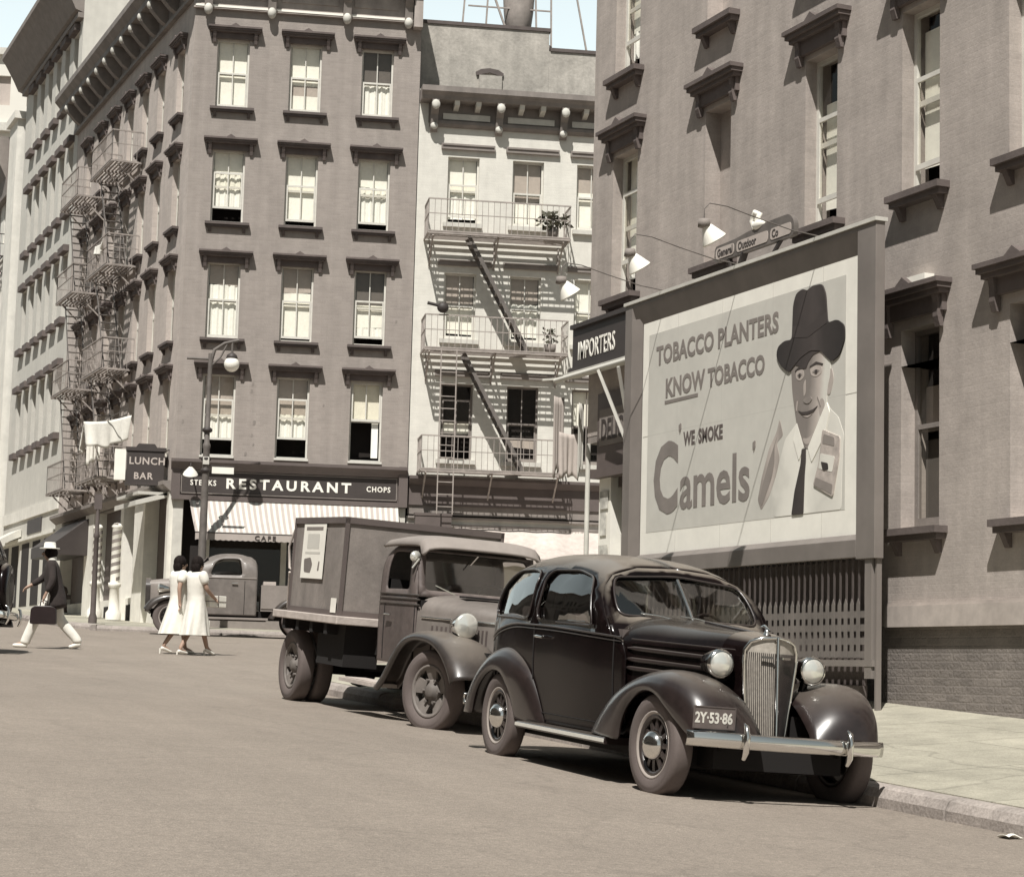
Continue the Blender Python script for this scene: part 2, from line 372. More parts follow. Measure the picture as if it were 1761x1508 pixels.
mDress=mat('white_dress_cotton',0.72,0.9,[(8,.06)],bump=.25,bscale=12)
mJacket=mat('dark_wool_jacket',(.035,.027,.025),0.95,[(8,.25)],bump=.3,bscale=20)
mTrouser=mat('white_flannel',0.72,0.9,[(8,.06)],bump=.25,bscale=12)
mShoe=mat('white_shoe',0.75,0.6)
mLeather=mat('dark_leather',(.02,.012,.012),0.4,[(8,.2)])
mOpal=mat('opal_globe',0.88,0.2,spec=.6)
mPlant=mat('potted_leaves',(.09,.085,.06),0.8,[(8,.3)])
mCanvas=mat('awning_canvas_pale',0.56,0.9,[(3,.05)])
mCanvasG=mat('awning_canvas_grey',0.36,0.9,[(3,.05)])
mFarB=mat('far_tower_stone',0.70,0.9,[(0.2,.06)])
mGrille=mat('grille_bars',(.34,.31,.27),0.45,[(30,.2)],spec=.6)
# ------------------------------------------------------------------ ground
def g(y):
    return -1.39+0.043*y if y<140 else -1.39+0.043*140
def sstep(a,b,x):
    t=max(0,min(1,(x-a)/(b-a))); return t*t*(3-2*t)
def road_z(x,y):
    a=.035*max(0,min(4.5,8.1-x)); c=.035*max(0,min(4.5,10.3-x)); t=sstep(24,30,y); u=sstep(45,53,y)
    return g(y)+a*(1-t)+(.06)*t*(1-u)+c*u
BY=R(-14.548); C0=Vector((13.0,53.376,0)); BD=Vector((math.cos(BY),math.sin(BY),0)); NB=Vector((-BD.y,BD.x,0))
def ground():
    xs=[-150,-90,-60,-40,-25,-15,-8]+[-4+i*.75 for i in range(26)]+[16,18,22,30,45,70,110,160]
    ys=[-40,-20,-8,0]+[4+i*1.0 for i in range(52)]+[58,62,68,76,90,110,140,200,320]
    V=[(x,y,road_z(x,y)) for x in xs for y in ys]; m=len(ys)
    F=[(i*m+j,(i+1)*m+j,(i+1)*m+j+1,i*m+j+1) for i in range(len(xs)-1) for j in range(m-1)]
    struct(MB().add(V,F,True).obj('road',mRoad))
    # pavement of the near corner block
    zs=lambda x,y:g(y)+.15+.07*(x-8.1)
    P=[(8.27,-30),(30,-30),(30,28.2),(9.9,28.2)]+[(9.9+1.63*math.cos(R(90+15*k)),26.57+1.63*math.sin(R(90+15*k))) for k in range(1,7)]
    n=len(P); MB().add([(x,y,zs(x,y)) for x,y in P]+[(x,y,zs(x,y)-.5) for x,y in P],[tuple(range(n))]+[(i,i+n,(i+1)%n+n,(i+1)%n) for i in range(n)]).obj('sidewalk',mWalk)['kind']='structure'
    kb=MB(); y=-30.0; rnd=random.Random(3)
    path=[(8.18,yy) for yy in []]
    def kerb_run(kb,pts,w,zf,inner):
        for a,b in zip(pts,pts[1:]):
            a=Vector(a); b=Vector(b); L=(b-a).length; k=max(1,round(L/1.9)); d=(b-a)/k; nrm=Vector((-d.y,d.x)).normalized()*inner
            for i in range(k):
                p=a+d*i+d.normalized()*.006; q=a+d*(i+1)-d.normalized()*.006; j=rnd.uniform(-.012,.012); jz=rnd.uniform(-.008,.008)
                pr=[(j,-.3),(j+.0,.075+jz),(j+.035,.135+jz),(j+.075,.152+jz),(.17,.156),(.17,-.3)]
                V=[(e.x+nrm.x*o,e.y+nrm.y*o,zf(e.x,e.y)+h) for e in (p,q) for o,h in pr]; m=len(pr)
                kb.add(V,[tuple(range(m)),tuple(range(m,2*m))[::-1]]+[(t,t+m,(t+1)%m+m,(t+1)%m) for t in range(m)])
    arc=[(9.9+1.8*math.cos(R(180-15*k)),26.57+1.8*math.sin(R(180-15*k))) for k in range(0,7)]
    kerb_run(kb,[(8.1,-30),(8.1,26.57)]+arc[1:]+[(30,28.37)],.17,lambda x,y:g(y),-1)
    struct(kb.obj('kerb',mKerb,bevel=.008))
    # pavement of the far block
    A=C0-NB*2.6
    q=A+BD*(-1.9); z2=lambda x,y:g(y)+.15
    P=[(10.4,53.6),(10.55,52.9),(11.0,52.4),(q.x,q.y)]+[tuple((A+BD*45)[:2]),tuple((A+BD*45+NB*8)[:2]),(22,58),(22,150),(10.4,150)]
    n=len(P); struct(MB().add([(x,y,z2(x,y)) for x,y in P]+[(x,y,z2(x,y)-.5) for x,y in P],[tuple(range(n))]+[(i,i+n,(i+1)%n+n,(i+1)%n) for i in range(n)]).obj('sidewalk',mWalk))
    k2=MB(); kerb_run(k2,[(10.27,150),(10.27,53.5),(10.43,52.8),(10.93,52.25),tuple((q-NB*.15)[:2]),tuple((A+BD*45-NB*.15)[:2])],.17,lambda x,y:g(y),1)
    struct(k2.obj('kerb',mKerb))
ground()

# ------------------------------------------------------------------ wall, window and trim builders (local frame: x along, y inward, z up)
def wall(mb,T,s0,s1,z0,z1,holes=(),dep=.25):
    xs=sorted({s0,s1,*[h[0] for h in holes],*[h[1] for h in holes]}); zs=sorted({z0,z1,*[h[2] for h in holes],*[h[3] for h in holes]})
    xs=[x for x in xs if s0<=x<=s1]; zs=[z for z in zs if z0<=z<=z1]
    for i in range(len(xs)-1):
        for j in range(len(zs)-1):
            cx=(xs[i]+xs[i+1])/2; cz=(zs[j]+zs[j+1])/2
            if any(h[0]<cx<h[1] and h[2]<cz<h[3] for h in holes): continue
            mb.add([(xs[i],0,zs[j]),(xs[i+1],0,zs[j]),(xs[i+1],0,zs[j+1]),(xs[i],0,zs[j+1])],[(0,1,2,3)],T=T)
    for a,b,c,d in holes:
        mb.add([(a,0,c),(b,0,c),(b,0,d),(a,0,d),(a,dep,c),(b,dep,c),(b,dep,d),(a,dep,d)],[(0,4,5,1),(1,5,6,2),(2,6,7,3),(3,7,4,0)],T=T)
CR=random.Random(11)
def window(par,T,s0,s1,z0,z1,dep=.16,shades=(),open_=0.0,frame=None,mun=True,glass=True,mid=.5,curtain=None):
    frame=frame or mFrameW; f=.05; y0=dep-.05; y1=dep
    H=z1-z0; m=MB(T)
    m.box((s0,y0,z0),(s0+f,y1,z1)); m.box((s1-f,y0,z0),(s1,y1,z1)); m.box((s0+f,y0,z1-f),(s1-f,y1,z1)); m.box((s0+f,y0-.02,z0),(s1-f,y1,z0+f))
    zm=z0+H*mid
    up=z0+H*open_
    # upper sash
    m.box((s0+f,y0+.02,zm-.03),(s1-f,y1,zm+.03))
    if mun: m.box(((s0+s1)/2-.014,y0+.025,zm+.03),((s0+s1)/2+.014,y1-.005,z1-f))
    # lower sash (raised by open_)
    lz0=max(up,z0+f); lz1=min(lz0+H*.5,z1-f)
    m.box((s0+f,y0-.015,lz0),(s1-f,y0+.015,lz0+.06)); m.box((s0+f,y0-.015,lz1-.05),(s1-f,y0+.015,lz1))
    m.box((s0+f,y0-.015,lz0+.06),(s0+f+.035,y0+.015,lz1-.05)); m.box((s1-f-.035,y0-.015,lz0+.06),(s1-f,y0+.015,lz1-.05))
    if mun: m.box(((s0+s1)/2-.014,y0-.012,lz0+.06),((s0+s1)/2+.014,y0+.012,lz1-.05))
    wo=m.obj('window',frame,par)
    if glass:
        gm=MB(T); gm.add([(s0+f,y1-.02,zm),(s1-f,y1-.02,zm),(s1-f,y1-.02,z1-f),(s0+f,y1-.02,z1-f)],[(0,1,2,3)])
        gm.add([(s0+f,y0,lz0+.06),(s1-f,y0,lz0+.06),(s1-f,y0,lz1),(s0+f,y0,lz1)],[(0,1,2,3)])
        gm.obj('pane',mGlassW,wo_parent(wo,par))
    for a,b,mm in shades:
        sm=MB(T); za=z0+H*a; zb=z0+H*b
        if mm is mCurtain:
            k=CR.uniform(5,9); ph=CR.uniform(0,6); dr=CR.uniform(-.04,.05)
            sm.grid(lambda u,v:(lerp(s0+f+.01,s1-f-.01,u),y1+.05+.012*math.sin(u*k*math.pi+ph)+.006*math.sin(u*k*2.3*math.pi),lerp(za,zb,v)+dr*u*(1-v)*.5),57,2)
        else:
            dr=CR.uniform(-.03,.03); sm.add([(s0+f+.01,y1+.05,za+dr),(s1-f-.01,y1+.05,za-dr),(s1-f-.01,y1+.05,zb),(s0+f+.01,y1+.05,zb)],[(0,1,2,3)])
        sm.obj('curtain' if mm is mCurtain else 'shade',mm,wo_parent(wo,par))
    return wo
def wo_parent(wo,par):
    # sub-part: shares the z offset of its parent part (already applied there)
    if '_z0' in wo: del wo['_z0']
    return wo
def hood(par,T,c,wd,zt,d=.26,h=.36,m=None,brk=True):
    m=m or mTrim; b=MB(T); a=c-wd/2; e=c+wd/2
    b.box((a,-d,zt-.05),(e,.02,zt)); b.box((a+.02,-d+.03,zt-.10),(e-.02,.02,zt-.05)); b.box((a+.05,-d+.07,zt-.15),(e-.05,.02,zt-.10))
    b.box((a+.09,-.06,zt-.32),(e-.09,.02,zt-.15))
    b.prism([(-.13,0),(-.06,.045),(0,.085),(.06,.045),(.13,0)],lambda u,v,q:(c+u,q,zt+v),-d+.01,-.03)
    if brk:
        for k in (a+.13,e-.21):
            b.prism([(-d+.09,-.15),(-.02,-.15),(-.02,-h-.08),(-.06,-h-.08),(-.09,-h+.02),(-d+.11,-.24)],lambda u,v,q:(q,u,zt+v),k,k+.085)
    return b.obj('window_hood',m,par)
def sill(par,T,c,wd,zt,d=.18,m=None):
    m=m or mTrim; b=MB(T); a=c-wd/2; e=c+wd/2
    b.box((a,-d,zt-.07),(e,.14,zt)); b.box((a+.03,-d+.04,zt-.13),(e-.03,.02,zt-.07))
    for k in (a+.10,e-.18): b.prism([(-d+.06,-.13),(.02,-.13),(.02,-.27),(-.03,-.27)],lambda u,v,q:(q,u,zt+v),k,k+.08)
    return b.obj('window_sill',m,par)
def fire_escape(par,T,s0,s1,levels,proj=1.05,rail_h=.9,stair=None,ladder=None,mat_=None,slat=.11,backplate=False):
    mi=mat_ or mIronG
    for li,z in enumerate(levels):
        m=MB(T)
        n=int(proj/slat)
        for k in range(n+1):
            y=-.06-k*(proj-.06)/n
            if stair and li>0 or not stair: m.bar((s0,y,z),(s1,y,z),.055,.02)
            else: m.bar((s0,y,z),(s1,y,z),.055,.02)
        for s in (s0,s1,(s0+s1)/2): m.bar((s,0,z-.03),(s,-proj,z-.03),.045,.05)
        m.bar((s0,-proj,z-.02),(s1,-proj,z-.02),.04,.09)
        po=m.obj('platform',mi,par)
        for s in (s0+.15,s1-.15,(s0+s1)/2):
            b=MB(T); b.bar((s,0,z-.75),(s,-proj*.8,z-.06),.04,.04); b.bar((s,-.02,z-.8),(s,-.02,z-.05),.04,.03); b.obj('bracket',mi,po)
        r=MB(T)
        for (p,q) in (((s0,-.02),(s0,-proj)),((s0,-proj),(s1,-proj)),((s1,-proj),(s1,-.02))):
            for h,wd in ((rail_h,.035),(rail_h*.55,.022)): r.bar((*p,z+h),(*q,z+h),wd)
            L=math.hypot(q[0]-p[0],q[1]-p[1]); k=max(1,int(L/.16))
            for i in range(k+1):
                t=i/k; r.bar((lerp(p[0],q[0],t),lerp(p[1],q[1],t),z),(lerp(p[0],q[0],t),lerp(p[1],q[1],t),z+rail_h),.014)
        r.obj('railing',mi,par)
    if stair:
        for (sa,za,sb,zb,y) in stair:
            m=MB(T)
            for dy in (0,.5): m.bar((sa,y+dy,za),(sb,y+dy,zb),.02,.10)
            k=int(abs(za-zb)/.24)
            for i in range(1,k): t=i/k; m.bar((lerp(sa,sb,t),y,lerp(za,zb,t)),(lerp(sa,sb,t),y+.5,lerp(za,zb,t)),.15,.02,up=(0,0,1))
            m.obj('stair',mIronG,par)
    if ladder:
        sa,y,za,zb=ladder; m=MB(T)
        for ds in (0,.42): m.bar((sa+ds,y,za),(sa+ds,y,zb),.03)
        for i in range(int((zb-za)/.33)): m.bar((sa,y,za+.2+i*.33),(sa+.42,y,za+.2+i*.33),.022)
        m.obj('ladder',mi,par)
I4=Matrix.Identity(4)

# ------------------------------------------------------------------ restaurant corner building
ZB=0.8
rb=thing('corner_building','brown painted brick corner building over the RESTAURANT sign','building',C0,BY,z0=ZB)
PRF=Matrix.Translation(C0)@Matrix.Rotation(BY,4,'Z')
LFW=Matrix.Translation(C0)@Matrix.Rotation(R(-90),4,'Z')
TL=PRF.inverted()@LFW
cols=[.64,2.63,4.62]; wd=.88
rows=[15.2,12.0,8.81,5.62]
tops=[17.12,14.02,10.9,7.84]
holes=[(c,c+wd,z,t) for c in cols for z,t in zip(rows,tops)]
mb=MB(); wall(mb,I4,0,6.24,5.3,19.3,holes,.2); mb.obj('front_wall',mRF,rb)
S=mShade; G_=mShade2; CU=mCurtain
spec={(0,0):dict(shades=[(.05,1,S)]),(0,1):dict(shades=[(.42,1,S),(.0,.27,S),(.27,.42,G_)]),(0,2):dict(shades=[(.5,1,mShade3),(.02,.5,CU)]),
 (1,0):dict(shades=[(.68,1,S),(.24,.68,CU)],open_=.20),(1,1):dict(shades=[(.10,1,S)],open_=.08),(1,2):dict(shades=[(.62,1,S),(.12,.62,CU)],open_=.10),
 (2,0):dict(shades=[(.72,1,G_),(.03,.72,CU)]),(2,1):dict(shades=[(.66,1,G_),(.08,.66,S)],open_=.05),(2,2):dict(shades=[(.55,1,mShade3),(.25,.55,S),(.12,.25,CU)],open_=.10),  # grey window tops here and below also paint in the hood shadow
 (3,0):dict(shades=[(.52,1,G_),(.22,.52,CU)],open_=.2),(3,1):dict(shades=[(.55,1,G_),(.26,.55,CU)],open_=.24),(3,2):dict(shades=[(.52,1,S)],open_=.5)}
for r_ in range(4):
    for c_ in range(3):
        c=cols[c_]; window(rb,I4,c,c+wd,rows[r_],tops[r_],dep=.18,**spec[(r_,c_)])
        hood(rb,I4,c+wd/2+.03,1.46,(17.44,14.32,11.19,8.14)[r_],d=.25,m=mTrimF)
        if r_<3: sill(rb,I4,c+wd/2+.02,1.2,rows[r_]-.01,d=.15,m=mTrimD)
        else: MB().box((c-.02,-.1,5.56),(c+wd+.02,.14,5.62)).obj('window_sill',mFrameW,rb)
m=MB(); m.box((4.62+.62,.22,5.75),(4.62+.8,.25,6.75)); m.obj('curtain',mCurtain,rb)
for i,(s,z,r) in enumerate(((1.98,9.2-1.6,.05),(1.95,7.4,.06),(2.05,6.55,.07),(2.0,6.2,.05),(.15,6.5,.06),(1.85,5.7,.06),(2.05,5.95,.04),(.1,6.9,.03),(3.9,7.1,.04),(5.8,9.5,.05))):
    MB().prism(roundpoly([(s-r*.6,z-r),(s+r*.5,z-r*.8),(s+r*.7,z+r*.9),(s-r*.4,z+r)],r*.6),lambda u,v,d:(u,d,v),-.004,.002).obj('wall_stain',mTrim,rb)
# front cornice
cn=MB(); cn.box((-.05,-.12,17.93),(6.05,.0,18.06)); cn.box((-.05,-.07,18.06),(6.05,0,18.9)); cn.box((-.1,-.62,18.95),(6.2,0,19.12)); cn.prism([(-.62,19.12),(-.8,19.32),(-.8,19.5),(.3,19.5),(.3,19.12)],lambda u,v,q:(q,u,v),-.75,6.2)
for a,b in ((.55,1.9),(2.35,3.9),(4.35,5.6)): cn.box((a,-.10,18.25),(b,-.07,18.75))
cn.box((6.0,-.35,17.75),(6.24,.0,19.1))
co=cn.obj('cornice',mCornL,rb)
MB().box((0,-.135,17.97),(6.0,-.12,18.03)).obj('moulding',mWhite,co)
for s in (.35,2.08,4.15,5.86):
    m=MB(); m.prism([(-.1,18.95),(-.55,18.95),(-.5,18.6),(-.28,18.3),(-.2,17.95),(-.1,17.85)],lambda u,v,q:(q,u,v),s-.11,s+.11); bo=m.obj('bracket',mCorn,co)
    m=MB(); m.sphere((s,-.2,17.88),(.12,.12,.16),10); m.obj('pendant',mTrimL,bo)
# side wall along the receding street (s' = C0.y - y, negative going away)
Y0=C0.y
lcol=[54.75,57.05,59.05,61.05,63.05,65.05,67.25]
lh=[]
for yc in lcol:
    for z,t in zip(rows,tops): lh.append((Y0-yc-.42,Y0-yc+.42,z,t))
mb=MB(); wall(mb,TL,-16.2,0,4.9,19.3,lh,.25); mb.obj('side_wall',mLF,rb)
for i,yc in enumerate(lcol):
    for k in range(4):
        c=Y0-yc
        window(rb,TL,c-.42,c+.42,rows[k],tops[k],dep=.2,shades=[(.1+.2*((i+k)%3),1,S if (i*3+k)%4 else G_)],mun=False)
        hood(rb,TL,c,1.3,(17.44,14.32,11.19,8.14)[k],d=.24,m=mTrimF); sill(rb,TL,c,1.1,rows[k]-.01,d=.18,m=mTrimD)
cn=MB(TL); cn.box((-16.2,-.07,18.3),(.05,0,18.95)); cn.box((-16.25,-.14,18.2),(.1,0,18.32)); cn.box((-16.4,-.62,18.95),(.55,0,19.12)); cn.prism([(-.62,19.12),(-.8,19.32),(-.8,19.5),(.3,19.5),(.3,19.12)],lambda u,v,q:(q,u,v),-16.5,.7)
co=cn.obj('cornice',mCorn,rb)
for i in range(13):
    s=-.6-i*1.22
    m=MB(TL); m.prism([(-.05,18.95),(-.6,18.95),(-.58,18.7),(-.3,18.4),(-.14,18.3),(-.05,18.25)],lambda u,v,q:(q,u,v),s-.13,s+.13); bo=m.obj('bracket',mCorn,co)
    m=MB(TL); m.sphere((s,-.6,18.84),(.10,.09,.13),10); m.obj('pendant',mTrimL,bo)
# core behind the openings and the roof
def core(par,PW,pts,z0,z1,m,name='interior'):
    inv=PW.inverted(); n=len(pts)
    V=[inv@Vector((x,y,z0)) for x,y in pts]+[inv@Vector((x,y,z1)) for x,y in pts]
    return MB().add(V,[tuple(range(n))[::-1],tuple(range(n,2*n))]+[(i,(i+1)%n,(i+1)%n+n,i+n) for i in range(n)]).obj(name,m,par)
rgt=C0+BD*6.24
core(rb,PRF,[(13.7,54.1),((rgt+NB*.7).x,(rgt+NB*.7).y),((rgt+NB*14).x,(rgt+NB*14).y),(13.7,69.4)],1.0,18.7,mInside)
core(rb,PRF,[(13.02,53.42),((rgt+NB*.03).x,(rgt+NB*.03).y),((rgt+NB*15).x,(rgt+NB*15).y),(13.02,69.5)],18.8,19.28,mParapet,'roof')
# shop front below: fascia sign, awning, piers
sf=MB(); sf.prism([(0,5.48),(-.34,5.48),(-.34,5.40),(-.22,5.30),(-.14,5.2),(0,5.2)],lambda u,v,q:(q,u,v),-.1,6.2)
sf.box((-.02,-.10,4.52),(6.16,.02,5.2)); sf.box((-.06,-.2,4.40),(6.2,.02,4.52)); sf.box((-.08,-.16,4.5),(.16,.02,5.25)); sf.box((6.0,-.22,4.4),(6.24,.02,5.5))
so_=sf.obj('sign_fascia',mSignB,rb)
MB().box((.2,-.125,4.60),(5.95,-.10,5.16)).obj('sign_panel',mSignD,so_)
fr=MB()
for z in (4.585,5.17): fr.box((.19,-.135,z-.012),(5.96,-.1,z+.012))
for s in (.19,5.95): fr.box((s-.012,-.135,4.6),(s+.012,-.1,5.16))
fr.obj('sign_border',mTrim,so_)
text('lettering','RESTAURANT',mWhite,so_,FT(1.36,-.129,4.745),.37,.004,.012,1.12,1.42)
text('lettering','STEAKS',mWhite,so_,FT(.42,-.129,4.80),.20,.003,.004,.9,1.2)
text('lettering','CHOPS',mWhite,so_,FT(5.13,-.129,4.80),.20,.003,.004,.9,1.2)
aw=MB()
def awn(u,v):
    s=lerp(lerp(.42,6.0,u),lerp(.62,5.95,u),v); return (s,-.16-1.45*v,4.40-.93*v-.05*math.sin(math.pi*v))
N=74
def stripe(par):
    a=MB(); b=MB()
    for i in range(N):
        for j in range(6):
            q=[awn(i/N,j/6),awn((i+1)/N,j/6),awn((i+1)/N,(j+1)/6),awn(i/N,(j+1)/6)]
            (a if i%2 else b).add(q,[(0,1,2,3)],True)
    ao=a.obj('awning',mCanvas,par); b.obj('stripes',mCanvasG,ao)
    v=MB()
    for i in range(N):
        e0=awn(i/N,1); e1=awn((i+1)/N,1)
        v.add([e0,e1,(e1[0],e1[1]-.01,e1[2]-.20-.02*(i%2)),(e0[0],e0[1]-.01,e0[2]-.20-.02*((i+1)%2))],[(0,1,2,3)])
    v.obj('valance',mCanvasG,ao)
    text('lettering','CAFE',mSignD,ao,FT(2.15,-1.63,3.29),.17,.002,.004,1.1,1.4)
    f=MB(); f.tube([(.5,-.1,4.3),(.62,-1.6,3.45)],.018); f.tube([(6.0,-.1,4.3),(5.95,-1.6,3.45)],.018); f.tube([(.62,-1.6,3.45),(5.95,-1.6,3.45)],.02); f.obj('awning_frame',mIron,ao)
stripe(rb)
pr=MB()
for s in (.0,5.95): pr.box((s,-.06,.6),(s+.26,.25,4.4))
pr.box((.75,-.05,.6),(1.0,.2,4.4)); pr.box((2.9,-.03,.6),(3.05,.2,4.4))
pr.box((1.0,.0,.6),(5.95,.2,1.75))
pr.obj('shop_front',mTrimL,rb)
b=MB(); b.box((0,.5,.6),(6.2,.55,4.5)); b.obj('shop_interior',mInside,rb)
gl=MB(); gl.add([(1.0,.12,1.75),(5.95,.12,1.75),(5.95,.12,4.4),(1.0,.12,4.4)],[(0,1,2,3)]); gl.obj('shop_window',mGlassW,rb)
fr=MB()
for i in range(9): fr.sphere((1.3+i*.42,-.25,1.62+.03*(i%2)),(.2,.15,.13),8)
fruit=fr
cr=MB(); cr.box((1.1,-.55,.9),(5.2,-.05,1.5)); cr.obj('produce_stand',mTrim,rb)
fruit.obj('produce',mat('mixed_produce',.3,.8,[(9,.6)]),rb)
# side shop front
sp=MB(TL)
for a,b in ((56.2,57.5),(58.9,59.3),(63.1,64.4),(68.3,69.5),(53.45,53.7)): sp.box((Y0-b,-.1,.6),(Y0-a,.3,4.62))
sp.box((-16.1,.05,.6),(-.05,.3,1.9)); sp.obj('pilaster',mStone2,rb)
b=MB(TL); b.box((-16.2,.8,.6),(0,.85,4.9)); b.obj('side_interior',mInside,rb)
b=MB(TL); b.box((-16.2,-.06,4.62),(-.0,.3,4.9)); b.prism([(0,4.9),(-.3,4.9),(-.3,4.8),(-.08,4.62),(0,4.62)],lambda u,v,q:(q,u,v),-16.2,-.02); b.obj('shop_cornice',mTrim,rb)
for a,b_ in ((53.7,56.2),(57.5,58.9),(59.3,63.1),(64.4,68.3)):
    MB(TL).box((Y0-b_+.1,.28,1.9),(Y0-a-.1,.31,4.6)).obj('side_shop_window',mFrameD,rb)
for yy in (54.9,58.2,61.2): MB(TL).box((Y0-yy-.32,-.008,1.25),(Y0-yy+.32,.04,1.7)).obj('cellar_vent',mInside,rb)
m=MB(TL); m.box((-2.9,-.9,4.52),(-.3,-.1,4.6)); m.prism([(-.1,4.6),(-.95,4.35),(-.95,4.22),(-.1,4.47)],lambda u,v,q:(q,u,v),-2.9,-.3); m.obj('side_awning',mCanvas,rb)
m=MB(TL); m.prism([(-.05,4.55),(-1.15,3.7),(-1.15,3.35),(-.05,3.35)],lambda u,v,q:(q,u,v),Y0-67.9,Y0-63.9); m.obj('dark_canopy',mSignD,rb)
# projecting bar sign facing the crossing
bs=thing('projecting_sign','dark projecting sign lettered LUNCH BAR with a pale end','sign',(12.15,54.15,4.8),BY)
m=MB(); m.box((-.28,-.02,.05),(.72,.3,1.0)); m.box((-.31,-.05,.0),(.76,.33,.08)); m.box((-.31,-.05,.92),(.76,.33,1.02)); m.prism([(-.05,1.02),(.02,1.12),(.45,1.12),(.52,1.02)],lambda u,v,q:(u,q,v),0,.28); m.obj('sign_box',mSignD,bs)
MB().box((-.60,-.03,.12),(-.30,.25,.95)).obj('end_panel',mPaper,bs)
text('lettering','LUNCH',mShade2,bs,FT(-.22,-.024,.56),.27,.003,.006,.98,1.12); text('lettering','BAR',mShade2,bs,FT(-.08,-.024,.16),.25,.003,.006,1.0,1.2)
MB().bar((.72,.15,.95),(1.3,.15,1.15),.03).bar((.72,.15,.1),(1.3,.15,.1),.03).obj('bracket',mIron,bs)
# fire escapes on the side
FEL=[14.85,11.72,8.62,5.42]
for (ya,yb,lab) in ((59.0,62.0,'iron fire escape hung with white washing on the brown side wall'),(64.1,66.8,'narrow iron fire escape at the far end of the brown side wall')):
    fe=thing('fire_escape',lab,'fire escape',(C0.x,(ya+yb)/2,0),R(-90),group='fire escapes along the side street',z0=5.0)
    T=Matrix.Translation((0,0,0)); h=(yb-ya)/2
    fire_escape(fe,T,-h,h,FEL,proj=.95,stair=[(-h+.5,FEL[i],h-.6,FEL[i+1]+.05,-.75) for i in range(3)],mat_=mat('side_fire_escape_iron',.27,.8,[(4,.3)]))
# washing
def cloth(name,label,p,w_,h_,rot,group,seed=0,m=None):
    o=thing(name,label,'washing',p,rot,group)
    rd=random.Random(seed); a=rd.uniform(0,6)
    q=min(1,w_/1.2); b=MB(); b.grid(lambda u,v:((u-.5)*w_*(1-.12*v+.06*math.sin(5*u+a)*v),q*(.045*math.sin(9*u+a)*(.4+v)+.03*math.sin(23*u+a)*(.3+v)),-h_*v*(1+.07*math.sin(4*u+a)+.04*math.sin(15*u))-.07*q*math.sin(math.pi*u)),40,10)
    b.obj('cloth',m or mDress,o,solid=.004); return o
wl='washing on the side fire escape'
cloth('hanging_sheet','widest white sheet drying on the side fire escape',(12.0,61.0,6.98),2.3,.62,R(80),wl,1)
cloth('hanging_sheet','white sheet hanging nearest the corner below the side fire escape',(12.0,57.6,6.95),2.5,.70,R(110),wl,2)
cloth('hanging_shirt','small white shirt hanging between two sheets over the side street',(12.0,59.3,7.0),.42,1.15,R(0),wl,3)
cloth('hanging_cloth','pale cloth draped on an upper railing of the side fire escape',(12.0,60.0,12.5),1.5,.28,R(90),wl,4)
MB().tube([(12.0,55.6,6.95),(12.0,59,6.93),(12.0,62.2,7.0)],.012,6).obj('clothes_line',mIronG); tag(bpy.data.objects['clothes_line'],'thin line carrying the white washing along the side wall','clothes line')

# ------------------------------------------------------------------ whitewashed building with the fire escape
W0=C0+BD*6.26
wb=thing('whitewashed_building','white painted building behind the zigzag fire escape','building',W0,BY,z0=ZB)
PW=Matrix.Translation(W0)@Matrix.Rotation(BY,4,'Z')
d0=6.06
wc=[(6.90-d0,.88),(8.72-d0,.88),(10.54-d0,.88),(12.4-d0,.88)]
wr=[12.35,9.10,5.78]; wt=[14.22,10.95,7.87]
hl=[(a,a+b,z,t) for a,b in wc for z,t in zip(wr,wt)]
mb=MB(); wall(mb,I4,0,10,5.26,16.1,hl,.2); mb.obj('front_wall',mWhiteWall,wb)
wspec=[[dict(shades=[(.45,1,S),(.08,.45,CU)],open_=.1),dict(shades=[(.4,1,G_),(.06,.4,S)]),dict(shades=[(.6,1,G_),(.05,.6,S)]),dict(shades=[(.1,1,S)])],
 [dict(shades=[(.5,1,G_),(.1,.5,S)]),dict(shades=[(.6,1,G_),(.1,.6,CU)]),dict(shades=[(.3,1,S)]),dict(shades=[(.1,1,S)])],
 [dict(shades=[(.35,.5,S)],open_=.3),dict(shades=[(.2,.3,G_)]),dict(shades=[(.5,1,S)]),dict(shades=[(.1,1,S)])]]
for k in range(3):
    for j,(a,b) in enumerate(wc):
        window(wb,I4,a,a+b,wr[k],wt[k],dep=.17,frame=mFrameW if k<2 else mTrim,**wspec[k][j])
        MB().box((a-.2,-.10,wt[k]+.20),(a+b+.42,0,wt[k]+.36)).box((a-.17,-.13,wt[k]+.30),(a+b+.38,0,wt[k]+.33)).obj('window_lintel',mTrim,wb)
        MB().box((a-.1,-.12,wr[k]-.12),(a+b+.1,.12,wr[k]-.002)).obj('window_sill',mTrimL,wb)
cn=MB(); cn.prism([(.1,16.05),(-.62,16.05),(-.62,15.9),(-.52,15.8),(-.48,15.7),(.1,15.7)],lambda u,v,q:(q,u,v),-.0,10); cn.box((.25,-.06,15.14),(10,0,15.7)); cn.prism([(0,15.2),(-.14,15.2),(-.14,15.12),(-.06,15.04),(0,15.04)],lambda u,v,q:(q,u,v),.28,10)
co=cn.obj('cornice',mCorn,wb)
